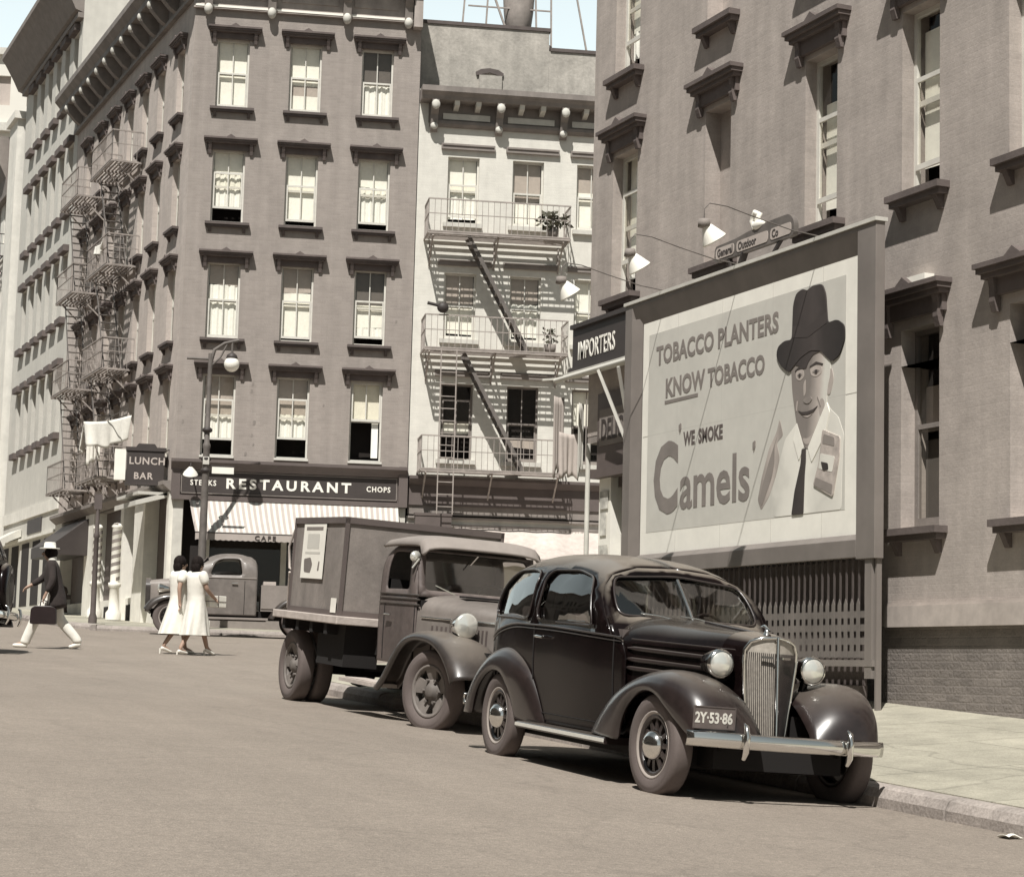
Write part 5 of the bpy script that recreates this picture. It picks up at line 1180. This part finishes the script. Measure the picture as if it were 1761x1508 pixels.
b=MB(); b.prism(roundpoly([(-.34,.6),(.34,.6),(.36,1.2),(.25,1.32),(-.25,1.32),(-.36,1.2)],.08),lambda u,v,q:(u,q,v),2.3,2.42); b.obj('radiator_shell',mChrome,tr)
for sd in (1,-1):
    T=Matrix.Translation((sd*.56,1.95,1.08))
    h=MB(T).lathe([(0,-.30),(.05,-.27),(.10,-.16),(.118,-.04),(.124,.02)],22,axis='y').obj('headlamp',mChrome,tr)
    MB(T).lathe([(.124,.02),(.127,.035),(.105,.05),(.0,.07)],22,axis='y').obj('lens',mLens,h)
    MB().tube([(sd*.56,1.9,.95),(sd*.52,1.85,.80),(sd*.4,1.85,.75)],.025,8).obj('bracket',mTruckD,h)
    fender(tr,[(.42,.40),(.58,.50),(.80,.72),(1.05,.90),(1.40,.985),(1.85,.985),(2.2,.91),(2.5,.74),(2.62,.58)],[(.52,.34),(.70,.45),(.95,.68),(1.15,.83),(1.42,.90),(1.82,.895),(2.12,.82),(2.38,.66),(2.5,.53)],lambda y:max(.34,hw2(min(max(y,.9),2.3))-.02),.66,.90,name='front_fender',side=sd,m=mTruckD)
    MB().box((sd*.62,-.55,.36),(sd*.93,.48,.40)).box((sd*.64,-.5,.40),(sd*.90,.44,.41)).obj('running_board',mBed,tr)
    wheel(tr,(sd*.74,1.72,.41),.41,.18,steer=17,style='truck',face=sd)
    for k,x in enumerate((.80,.57)): wheel(tr,(sd*x,-2.42,.42),.42,.19,style='truck',face=sd)
# platform and box
b=MB(); b.box((-1.02,-2.84,.96),(1.02,-.55,1.05)); b.obj('platform',mBed,tr,bevel=.01)
b=MB()
for y in (-2.5,-2.0,-1.5,-1.0): b.box((-.98,y-.05,.84),(.98,y+.05,.96))
for s in (-.45,.45): b.box((s-.04,-2.8,.66),(s+.04,2.4,.84))
b.bar((-.8,-2.42,.42),(.8,-2.42,.42),.14); b.sphere((0,-2.42,.42),(.2,.22,.2),12); b.bar((-.75,1.72,.42),(.75,1.72,.42),.07); b.bar((0,-2.3,.45),(0,.6,.6),.08); b.box((-.5,-.1,.45),(.5,2.2,.7)); b.box((-.85,-1.3,.55),(-.4,-.4,.9)); b.box((.45,-1.6,.50),(.85,-.7,.95)); b.obj('chassis',mUnder,tr)
bx0,bx1,by0,by1,bz0,bz1=-.93,.93,-2.50,-.72,1.05,2.12
b=MB(); b.box((bx0,by0,bz0),(bx1,by1,bz1)); bxo=b.obj('box_body',mBox,tr)
b=MB()
for y in (by0-.0,by1): b.box((bx1-.02,y-.02,bz0),(bx1+.02,y+.02,bz1+.01)); b.box((bx0-.02,y-.02,bz0),(bx0+.02,y+.02,bz1+.01))
b.box((bx0-.02,by0-.02,bz1-.05),(bx1+.02,by1+.02,bz1+.02)); b.box((bx0-.015,by0-.015,bz0),(bx1+.015,by1+.015,bz0+.06)); b.obj('box_trim',mSignB,bxo)
# bill pasted on the side
T=Matrix(((0,0,1,bx1+.004),(1,0,0,0),(0,1,0,0),(0,0,0,1)))
def side(poly,name,m_,k,par=bxo): return MB().prism(poly,lambda u,v,q:(bx1+q,u,v),.022,.0235+.0015*k).obj(name,m_,par)
bill=side([(-2.14,1.44),(-1.36,1.44),(-1.36,2.06),(-2.14,2.06)],'pasted_bill',mPaper,0)
side([(-2.05,1.99),(-1.46,1.99),(-1.46,2.03),(-2.05,2.03)],'bill_stripe',mInk2,1,bill); side([(-2.03,1.72),(-1.5,1.72),(-1.5,1.745),(-2.03,1.745)],'bill_stripe',mInk,1,bill)
side(roundpoly([(-2.02,1.51),(-1.80,1.50),(-1.74,1.60),(-1.82,1.68),(-2.05,1.66)],.03),'bill_print',mFaceM,1,bill); side(roundpoly([(-1.56,1.53),(-1.50,1.53),(-1.49,1.64),(-1.53,1.64)],.02),'bill_print',mInk2,1,bill); side(roundpoly([(-1.98,1.78),(-1.55,1.78),(-1.55,1.95),(-1.98,1.95)],.02),'bill_print',mInk,1,bill)
side([(-.98,1.08),(-.80,1.08),(-.80,1.24),(-.98,1.24)],'small_label',mPaper,0)
b=MB(); ring=[(bx1-.1+.0,by0-.06+.0,1.72+.0)]
b.tube([(bx1-.05,by0-.05,1.55+.02*i) if i%2 else (bx1-.02,by0-.10,1.55+.02*i) for i in range(20)],.02,6); b.tube([(bx1-.0,by0-.05,2.0),(bx1+.02,by0-.16,1.8),(bx1,by0-.14,1.55),(bx1-.05,by0-.05,1.5)],.016,6); b.tube([(bx1,by0-.1,1.5),(bx1-.1,by0-.35,1.08)],.02,6); b.obj('rope_coil',mBed,tr)
MB().lathe([(0,-.01),(.055,-.01),(.06,.01),(0,.015)],14,T=Matrix.Translation((.70,.80,1.74)),axis='y').bar((.66,.82,1.72),(.74,.85,1.62),.012).obj('mirror',mLens,tr)
b=MB(); b.box((-.62,-.1,.7),(.62,.3,1.0)); b.box((-.62,-.16,1.0),(.62,-.02,1.5)); b.box((-.64,.75,1.0),(.64,.95,1.3)); b.obj('seat',mUnder,tr)
ring=[Vector((-.33+.2*math.cos(R(t)),.55-.08*math.sin(R(t)),1.32+.19*math.sin(R(t)))) for t in range(0,361,20)]; MB().tube(ring,.014,6,caps=False).obj('steering_wheel',mTruckD,tr)

# ------------------------------------------------------------------ old pickup at the far kerb (faces left; +x is the side seen)
pk=thing('pickup_truck','dull grey brown pickup truck parked at the far kerb under the striped awning','truck',(13.3,48.75,road_z(13.3,48.75)+.0),R(90)+BY)
w=curve([(-.75,.70),(0,.74),(.7,.70)]); roof=curve([(-.78,1.55),(-.70,1.82),(-.45,1.97),(-.1,2.02),(.25,1.99),(.5,1.90),(.75,1.8)]); zb=lambda y:1.40; zs=lambda y:.50
S3=Shell(w,zs,zb,roof,3.0,.96); V3=lambda y,z:(y,S3.V(y,z))
dw=roundpoly([(-.36,1.47),(.42,1.46),(.30,1.78),(.16,1.87),(-.30,1.88)],.08)
apv=[(y,S3.V(y,z)) for y,z in ((.86,1.40),(.78,1.55),(.62,1.75),(.52,1.86))]+[(.46,1.75),(.44,2.0)]
out=[(-.72,0),(.5,0),(.86,.30)]+apv+[(-.72,2.0)]
for sd in (1,-1):
    vs_,fs_=sheet(out,[[V3(y,z) for y,z in dw]],lambda y,v:S3.P(y,v,sd),.1,.09)
    if sd==-1: fs_=[f[::-1] for f in fs_]
    cb=MB().add(vs_,fs_,True).obj('cab' if sd==1 else 'cab_side',mat('pickup_paint',.15,.5,[(2,.2),(9,.12)],coat=.2),pk,solid=.02)
    b=MB()
    for y in (-.42,.55): b.tube([Vector(S3.P(y,v,sd))+Vector((sd*.002,0,0)) for v in [.03+.09*i for i in range(11)]],.007,6)
    b.obj('door_seam',mUnder,cb)
    b=MB(); b.tube([Vector(S3.P(y,S3.V(y,1.40),sd))+Vector((sd*.003,0,0)) for y in [-.7+.15*i for i in range(11)]],.014,6); b.obj('belt_moulding',mTruckTop,cb)
    p=Vector(S3.P(-.25,S3.V(-.25,1.27),sd)); MB().tube([p+Vector((sd*.03,0,0)),p+Vector((sd*.035,.14,0))],.015,8).obj('door_handle',mChrome,cb)
    fender(pk,[(.40,.42),(.58,.62),(.82,.85),(1.14,.98),(1.50,.98),(1.80,.85),(1.98,.62)],[(.78,.42),(.84,.58),(1.0,.76),(1.20,.84),(1.46,.83),(1.70,.70),(1.86,.52)],lambda y:.40,.62,.86,name='front_fender',side=sd,m=mTruckD)
    fender(pk,[(-1.0,.45),(-1.2,.75),(-1.45,.93),(-1.75,.96),(-2.1,.86),(-2.35,.55)],[(-1.12,.42),(-1.3,.68),(-1.5,.82),(-1.75,.85),(-2.0,.74),(-2.2,.48)],lambda y:.62,.72,.90,name='rear_fender',side=sd,m=mTruckD)
    MB().box((sd*.6,-1.0,.40),(sd*.88,.72,.45)).obj('running_board',mTruckTop,pk)
    wheel(pk,(sd*.71,1.33,.42),.42,.17,face=sd); wheel(pk,(sd*.71,-1.75,.42),.42,.17,face=sd)
    T=Matrix.Translation((sd*.5,1.62,1.1)); h=MB(T).lathe([(0,-.28),(.06,-.24),(.12,-.06),(.13,0)],18,axis='y').obj('headlamp',mChrome,pk); MB(T).lathe([(.13,0),(.1,.03),(0,.05)],18,axis='y').obj('lens',mLens,h)
MB().add([tuple(S3.P(-.72,v,1)) for v in [i*.1 for i in range(21)]]+[tuple(S3.P(-.72,v,-1)) for v in [2-i*.1 for i in range(21)]],[tuple(range(42))]).obj('cab_back',mTruckD,pk)
wm=lambda x,z:(x,.88-.80*(z-1.40),z)
vs_,fs_=sheet([(.66,1.40),(.60,1.9),(-.60,1.9),(-.66,1.40)],[roundpoly([(-.56,1.47),(.56,1.47),(.5,1.84),(-.5,1.84)],.08)],wm,.2,.2); MB().add(vs_,fs_,True).obj('windshield_frame',mTruck,pk,solid=.02)
def hood3(u,v):
    y=lerp(.80,1.86,u); t=v*2-1; a=abs(t); W=lerp(.62,.32,u); e=2/3
    if a>.6: k=(a-.6)/.4; return (math.copysign(W,t),y,lerp(1.15,.6,k))
    th=math.pi/2*(1-a/.6); return (math.copysign(W*max(0,math.cos(th))**e,t) if a>1e-6 else 0,y,1.15+(lerp(1.44,1.32,u)-1.15)*max(0,math.sin(th))**e)
MB().grid(hood3,16,31).obj('bonnet',mat('pickup_bonnet',.20,.45,[(2,.2)],coat=.2),pk)
MB().prism(roundpoly([(-.36,.55),(.36,.55),(.34,1.2),(.2,1.36),(-.2,1.36),(-.34,1.2)],.06),lambda u,v,q:(u,q,v),1.84,1.95).obj('radiator_shell',mTruckD,pk)
b=MB(); b.box((-.78,-2.6,.62),(.78,-.82,.68)); b.box((-.80,-2.6,.68),(-.74,-.82,1.25)); b.box((.74,-2.6,.68),(.80,-.82,1.25)); b.box((-.74,-2.6,.68),(.74,-2.54,1.25)); b.box((-.74,-.88,.68),(.74,-.82,1.25)); b.obj('bed',mTrim,pk)
b=MB()
for i in range(5):
    b.box((-.7+.3*(i%2),-2.45+.32*i,.7),(-.1+.3*(i%2),-2.15+.32*i,1.2+.14*(i%3)))
b.obj('load',mBed,pk)
b=MB(); b.box((-.55,-2.5,.42),(.55,1.8,.62)); b.bar((-.7,1.33,.42),(.7,1.33,.42),.08); b.bar((-.7,-1.75,.42),(.7,-1.75,.42),.1); b.box((-.6,-.6,.62),(.6,-.2,1.3)); b.box((-.62,-.7,.6),(.62,.8,.66)); b.obj('chassis',mUnder,pk)
# ------------------------------------------------------------------ people
def skinned(name,joints,edges,m,par,sub=2,root=0):
    """joints: list of (co,radius or (rx,ry))"""
    me=bpy.data.meshes.new(name); me.from_pydata([j[0] for j in joints],edges,[]); o=bpy.data.objects.new(name+'_tmp',me); COL.objects.link(o)
    o.modifiers.new('skin','SKIN'); sv=me.skin_vertices[0].data
    for i,j in enumerate(joints):
        r=j[1]; sv[i].radius=r if isinstance(r,tuple) else (r,r); sv[i].use_root=(i==root)
    o.modifiers['skin'].use_smooth_shade=True
    sb=o.modifiers.new('sub','SUBSURF'); sb.levels=sub; sb.render_levels=sub
    dg=bpy.context.evaluated_depsgraph_get(); m2=bpy.data.meshes.new_from_object(o.evaluated_get(dg)); bpy.data.objects.remove(o); bpy.data.meshes.remove(me)
    m2.name=name; m2.materials.clear(); m2.materials.append(m)
    for p in m2.polygons: p.use_smooth=True
    r=bpy.data.objects.new(name,m2); COL.objects.link(r); r.parent=par; return r
def person(label,loc,rot,J,group=None):
    """J: joint dict in local metres, facing +y, z up"""
    p=thing('person',label,'person',loc,rot,group)
    jn=[];ed=[];ix={}
    def a(k,co,r,par=None):
        ix[k]=len(jn); jn.append((tuple(co),r))
        if par: ed.append((ix[par],ix[k]))
    V=lambda k:Vector(J[k])
    a('pelvis',V('pelvis'),(.15,.11)); a('waist',V('pelvis').lerp(V('chest'),.5),(.125,.09),'pelvis'); a('chest',V('chest'),(.155,.10),'waist'); a('neck',V('neck'),.055,'chest')
    a('jaw',V('head')+Vector((0,.02,-.07)),(.062,.075),'neck'); a('head',V('head'),(.075,.092),'jaw'); a('crown',V('head')+Vector((0,-.015,.085)),(.06,.075),'head')
    for s in 'LR':
        a('sh'+s,V('sh'+s),.058,'chest'); a('el'+s,V('el'+s),.041,'sh'+s); a('wr'+s,V('wr'+s),.027,'el'+s)
        a('hand'+s,V('wr'+s)+(V('wr'+s)-V('el'+s)).normalized()*.06,(.036,.02),'wr'+s)
        a('hip'+s,V('pelvis')+Vector(((.09 if s=='R' else -.09),0,-.06)),.085,'pelvis'); a('kn'+s,V('kn'+s),.056,'hip'+s); a('an'+s,V('an'+s),.036,'kn'+s); a('toe'+s,V('toe'+s),(.036,.026),'an'+s)
        # fingers and thumb
        d=(V('wr'+s)-V('el'+s)).normalized(); side=d.cross(Vector((0,1,0))).normalized(); pal=d.cross(side)
        hb=V('wr'+s)+d*.085
        for k in range(4):
            off=side*(.027-.018*k); L=(.062,.072,.068,.052)[k]
            q=hb+off; f0='f%s%d'%(s,k); a(f0,q,.009,'hand'+s); a(f0+'b',q+d*L*.5+pal*.012,.0085,f0); a(f0+'c',q+d*L*.85+pal*.035,.007,f0+'b')
        q=V('wr'+s)+d*.05+side*.038; a('t'+s,q,.011,'hand'+s); a('t'+s+'b',q+side*.02+d*.035+pal*.01,.009,'t'+s)
    skinned('body',jn,ed,mSkin,p)
    h=V('head')
    for sx in (-1,1): MB().sphere((h.x+sx*.03,h.y+.088,h.z+.005),(.013,.008,.009),8).obj('eye',mHair,p)
    MB().sphere((h.x,h.y+.10,h.z-.025),(.013,.022,.024),8).obj('nose',mSkin,p); MB().sphere((h.x,h.y+.092,h.z-.062),(.026,.007,.007),8).obj('mouth',mat('lips',(.20,.09,.07),.6),p)
    for sx in (-1,1): MB().sphere((h.x+sx*.078,h.y-.005,h.z-.01),(.012,.02,.032),8).obj('ear',mSkin,p)
    return p
def limb(name,pts,m,par,sub=2):
    return skinned(name,pts,[(i,i+1) for i in range(len(pts)-1)],m,par,sub)
def hair(par,h,long=.0):
    b=MB(); b.sphere((h.x,h.y-.026,h.z+.028),(.103,.112,.118),18); 
    if long: b.sphere((h.x,h.y-.065,h.z-.05),(.105,.075,.12),14)
    v=[]
    return b.obj('hair',mHair,par)
def gz(x,y): return road_z(x,y)
# man walking left with a bag
mx_,my_=6.83,36.6
J=dict(pelvis=(0,.0,.95),chest=(0,.05,1.30),neck=(0,.07,1.50),head=(0,.115,1.63),shL=(-.19,.05,1.43),shR=(.19,.05,1.43),
  elR=(.25,.22,1.20),wrR=(.22,.44,1.06),elL=(-.27,-.01,1.15),wrL=(-.275,.10,.90),
  knL=(-.09,.26,.52),anL=(-.08,.42,.10),toeL=(-.08,.58,.04),knR=(.09,-.10,.50),anR=(.09,-.44,.14),toeR=(.09,-.32,.04))
# image-left is roughly world (-x); he walks that way
man=person('man in a white boater hat, dark jacket and white trousers striding left with a bag',(mx_,my_,gz(mx_,my_)),R(90-18),J)
man.scale=(1.06,1.06,1.04)
for s,k,an,hp in (('L',-.09,(-.08,.42,.11),(-.085,.02,.92)),('R',.09,(.09,-.42,.15),(.085,-.02,.92))):
    kn=J['kn'+s]; limb('trouser_leg',[((hp[0],hp[1],.98),(.125,.135)),((hp[0],hp[1]+.0,.86),(.115,.125)),(kn,(.085,.095)),(an,(.072,.088)),((an[0],an[1]+.01,an[2]-.05),(.075,.092))],mTrouser,man)
    t=Vector(J['toe'+s]); a_=Vector(J['an'+s]); limb('shoe',[((a_.x,a_.y-.05,a_.z-.055),.045),((a_.x,a_.y+.03,a_.z-.06),.05),(tuple(t),(.045,.035)),((t.x,t.y+.05,t.z-.0),(.035,.025))],mShoe,man)
jk=[((0,-.07,.66),(.22,.20)),((0,-.05,.74),(.23,.20)),((0,-.03,.90),(.225,.185)),((0,.01,1.10),(.20,.16)),((0,.045,1.30),(.225,.155)),((0,.055,1.42),(.215,.125)),((0,.065,1.47),(.12,.09)),((0,.07,1.51),(.07,.068))]
limb('jacket',jk,mJacket,man)
for s in 'LR':
    limb('sleeve',[(tuple(Vector(J['sh'+s])+Vector((.04 if s=='L' else -.04,0,.02))),.085),(J['sh'+s],.085),(J['el'+s],.066),(tuple(Vector(J['el'+s]).lerp(Vector(J['wr'+s]),.85)),.052)],mJacket,man)
h=Vector(J['head'])
MB().lathe([(.078,-.03),(.066,.05),(.06,.055)],18,c=(h.x,h.y-.06,1.535)).obj('shirt_collar',mDress,man)
b=MB(); b.lathe([(.0,.185),(.085,.18),(.096,.165),(.10,.085),(.165,.08),(.172,.072),(.165,.066),(.0,.07)],26,c=(h.x,h.y-.01,h.z)); ht=b.obj('boater_hat',mDress,man)
hair(man,h-Vector((0,.01,.03)))
T=Matrix.Translation(man.location)@man.rotation_euler.to_matrix().to_4x4()
bag=thing('bag','dark leather bag carried by the man in the boater hat','bag',T@Vector((-.30,.12,.42)),man.rotation_euler.z)
b=MB(); b.prism(roundpoly([(-.23,0),(.23,0),(.22,.27),(.15,.32),(-.15,.32),(-.22,.27)],.04),lambda u,v,q:(q,u,v),-.075,.075); b.obj('bag_body',mLeather,bag,bevel=.01)
b=MB(); b.tube([(0,-.07,.315),(0,-.06,.39),(0,0,.42),(0,.06,.39),(0,.07,.315)],.011,8); b.obj('handle',mLeather,bag); MB().box((.076,-.02,.2),(.083,.02,.26)).obj('clasp',mChrome,bag)
# two women walking together
def woman(label,x,y,rot,step,hold=False):
    J=dict(pelvis=(0,0,.95),chest=(0,.03,1.25),neck=(0,.03,1.43),head=(0,.05,1.555),shL=(-.165,.02,1.37),shR=(.165,.02,1.37),
     **(dict(elL=(-.22,.10,1.13),wrL=(-.12,.33,1.02),elR=(.22,.08,1.12),wrR=(.13,.33,.98)) if hold else dict(elL=(-.21,-.02,1.12),wrL=(-.19,.10,.92),elR=(.21,-.06,1.12),wrR=(.21,-.04,.88))),
     knL=(-.08,.10+step*.06,.50),anL=(-.07,step*.22,.10),toeL=(-.07,step*.22+.14,.035),knR=(.08,.06-step*.06,.50),anR=(.07,-step*.25,.13),toeR=(.07,-step*.25+.13,.035))
    p=person(label,(x,y,gz(x,y)),rot,J,'pair of women in white crossing the street'); p.scale=(1.03,1.03,1.03)
    hd=Vector(J['head']); hair(p,hd,1)
    n=28
    prof=[(1.425,.075,.07),(1.40,.16,.115),(1.33,.19,.15),(1.22,.19,.155),(1.12,.175,.15),(1.03,.165,.145),(.92,.175,.14),(.75,.20,.17),(.55,.222,.205),(.34,.245,.24)]
    def df(u,v):
        t=2*math.pi*u; k=v*(len(prof)-1); i=min(len(prof)-2,int(k)); f=k-i
        z=lerp(prof[i][0],prof[i+1][0],f); rx=lerp(prof[i][1],prof[i+1][1],f); ry=lerp(prof[i][2],prof[i+1][2],f)
        w_=max(0,(1.0-z))/.65; fold=1+.10*w_*math.sin(6*t+3*z)+.06*w_*math.sin(11*t-2*z)
        return (rx*fold*math.cos(t),ry*fold*math.sin(t)+.03-w_*.10*(1 if step>0 else .3)+w_*.05*math.sin(2*t),z)
    MB().grid(df,49,33).obj('dress',mDress,p)
    MB().lathe([(.150,-.02),(.153,.0),(.150,.02)],24,T=Matrix.Translation((0,.03,1.05))@Matrix.Diagonal((.93,.70,1,1))).obj('belt',mDress,p)
    for s in 'LR':
        sh=Vector(J['sh'+s]); el=Vector(J['el'+s]); limb('puff_sleeve',[(tuple(sh+Vector((.04 if s=='L' else -.04,0,.01))),.085),(tuple(sh),.10),(tuple(sh.lerp(el,.45)),.092),(tuple(sh.lerp(el,.66)),.065)],mDress,p)
        t=Vector(J['toe'+s]); a_=Vector(J['an'+s]); limb('shoe',[((a_.x,a_.y-.045,a_.z-.035),.032),((a_.x,a_.y+.03,a_.z-.045),.038),(tuple(t),(.036,.024)),((t.x,t.y+.04,t.z),(.026,.018))],mShoe,p)
        MB().tube([(a_.x,a_.y-.05,a_.z-.04),(a_.x,a_.y-.055,.0)],[.02,.014],8).obj('shoe_heel',mShoe,p)
    b=MB(); b.tube([(hd.x-.0,hd.y-.02,hd.z-.1),(hd.x,hd.y-.02,hd.z-.13)],.075,14); return p,J
w1,J1=woman('dark haired woman in a white dress, the left one of the pair crossing',8.84,35.7,R(-80),1)
w2,J2=woman('dark haired woman in a white dress holding a white parcel, right of her companion',9.06,35.3,R(-66),-1,True)
T=Matrix.Translation(w2.location)@w2.rotation_euler.to_matrix().to_4x4()
bx=thing('parcel','white box parcel held by the right hand woman in white','parcel',T@Vector((.02,.42,.86)),w2.rotation_euler.z+R(8))
MB().box((-.10,-.21,0),(.10,.21,.20)).obj('box',mPaper,bx,bevel=.008); b=MB(); b.box((-.104,-.012,-.002),(.104,.012,.204)); b.box((-.104,-.214,.09),(.104,.214,.105)); b.obj('string',mTrim,bx)

# ------------------------------------------------------------------ street furniture
lpz=road_z(13.25,51.1)+.14
lp=thing('street_lamp','dark iron bishop crook street lamp with a white globe before the RESTAURANT sign','street lamp',(13.25,51.1,lpz),BY)
b=MB(); b.lathe([(.24,0),(.24,.12),(.19,.18),(.17,.5),(.13,.62),(.12,1.0),(.105,1.1),(.095,3.0),(.085,4.6),(.10,4.65),(.10,4.72),(.07,4.78),(.06,6.2),(.055,7.1)],16); b.obj('post',mIronG,lp)
b=MB()
for z in (4.05,4.35,5.1): b.lathe([(.10,z-.06),(.13,z-.03),(.13,z+.03),(.09,z+.06)],16)
b.obj('collar',mIron,lp)
b=MB(); b.tube([(0,0,6.4),(.02,0,6.9),(.10,0,7.2),(.35,0,7.38),(.72,0,7.48)],[.05,.05,.045,.04,.04],8); b.tube([(.0,0,6.75),(.25,0,7.0),(.42,0,7.36)],.025,8); b.tube([(.02,0,6.95),(-.6,0,6.95)],.035,8); b.tube([(.55,0,7.42),(.55,0,7.2),(.55,0,7.05)],.03,8); b.obj('arm',mIronG,lp)
b=MB(); b.lathe([(.05,.14),(.13,.08),(.15,.0),(.14,-.02)],18,c=(.55,0,7.0)); b.obj('lamp_cap',mIron,lp)
b=MB(); b.sphere((.55,0,6.84),(.20,.20,.20),20); b.obj('globe',mOpal,lp)
b=MB(); b.box((.16,-.03,3.98),(.72,-.01,4.15)); sgn=b.obj('street_sign',mPaper,lp); MB().bar((0,0,4.18),(.74,0,4.18),.03).obj('sign_bracket',mIron,sgn); text('lettering','OAK ST.',mSignD,sgn,FT(.22,-.034,4.02),.12,.002,.003,1.0) if False else None
MB().box((-.08,-.12,4.2),(.08,.12,4.4)).obj('sign_clamp',mTrimL,lp)
gl=thing('gooseneck_sign_lamp','white enamel sign lamp at the left end of the RESTAURANT sign','lamp',C0+BD*.42-NB*.2+Vector((0,0,5.2)),BY)
MB().tube([(0,.15,.0),(0,-.1,.12),(0,-.5,.12),(0,-.62,.0)],.02,8).obj('arm',mIron,gl); MB().lathe([(.03,.02),(.07,-.02),(.17,-.14),(.2,-.2)],18,T=Matrix.Translation((0,-.62,0))@Matrix.Rotation(R(25),4,'X')).obj('lamp_shade',mWhite,gl)
def yg(x,y): return g(y)+.15
dp=thing('iron_post','slim dark iron post at the far corner beside the barber pole','post',(10.9,52.9,yg(10.9,52.9)),BY)
MB().lathe([(.11,0),(.11,.15),(.075,.25),(.06,2.2),(.09,2.25),(.06,2.32),(.045,3.0)],12).obj('post_shaft',mTrimD,dp)
MB().box((-.10,-.05,2.95),(.10,.05,3.35)).obj('post_head',mTrimD,dp)
mRY=mat('barber_stripe',.22,.6)
for i,(y,lab) in enumerate(((57.4,'striped barber pole nearest the corner on the side street'),(60.0,'second striped barber pole farther up the side street'))):
    q=thing('barber_pole',lab,'barber pole',(12.4,y,yg(12.4,y)),R(-90),group='barber poles on the side street')
    MB().lathe([(.22,0),(.22,.2),(.15,.3),(.13,.9),(.18,.95),(.18,1.05),(.0,1.06)],16).obj('base',mStone2,q)
    MB().lathe([(.13,1.05),(.13,2.6),(.16,2.64),(.10,2.72),(.0,2.75)],18).obj('pole',mWhite,q)
    b=MB()
    for k in range(7):
        z=1.1+k*.22; b.grid(lambda u,v:(.133*math.cos(2*math.pi*u),.133*math.sin(2*math.pi*u),z+.22*u*1.0+.10*v),25,2)
    b.obj('stripe',mRY,q)
hy=thing('wall_hydrant','dark pot bellied hydrant against the wall behind the walking man','hydrant',(12.6,66.0,yg(12.6,66)),0)
MB().lathe([(.18,0),(.16,.1),(.14,.6),(.17,.65),(.12,.8),(0,.88)],14).obj('barrel',mTrimD,hy); MB().tube([(-.25,0,.5),(.25,0,.5)],.07,8).obj('nozzle',mTrimD,hy)
lt=thing('paper_scrap','scrap of white paper lying in the gutter at the lower right','paper',(7.93,10.55,road_z(7.93,10.55)+.004),R(20))
MB().grid(lambda u,v:((u-.5)*.16,(v-.5)*.09,.012+.012*math.sin(5*u+3*v)),6,5).obj('paper',mPaper,lt,solid=.002)
# far end of the side street: nothing but a low hazy block of houses closing it
for i,(x,y,wd_,ht_) in enumerate(()): pass
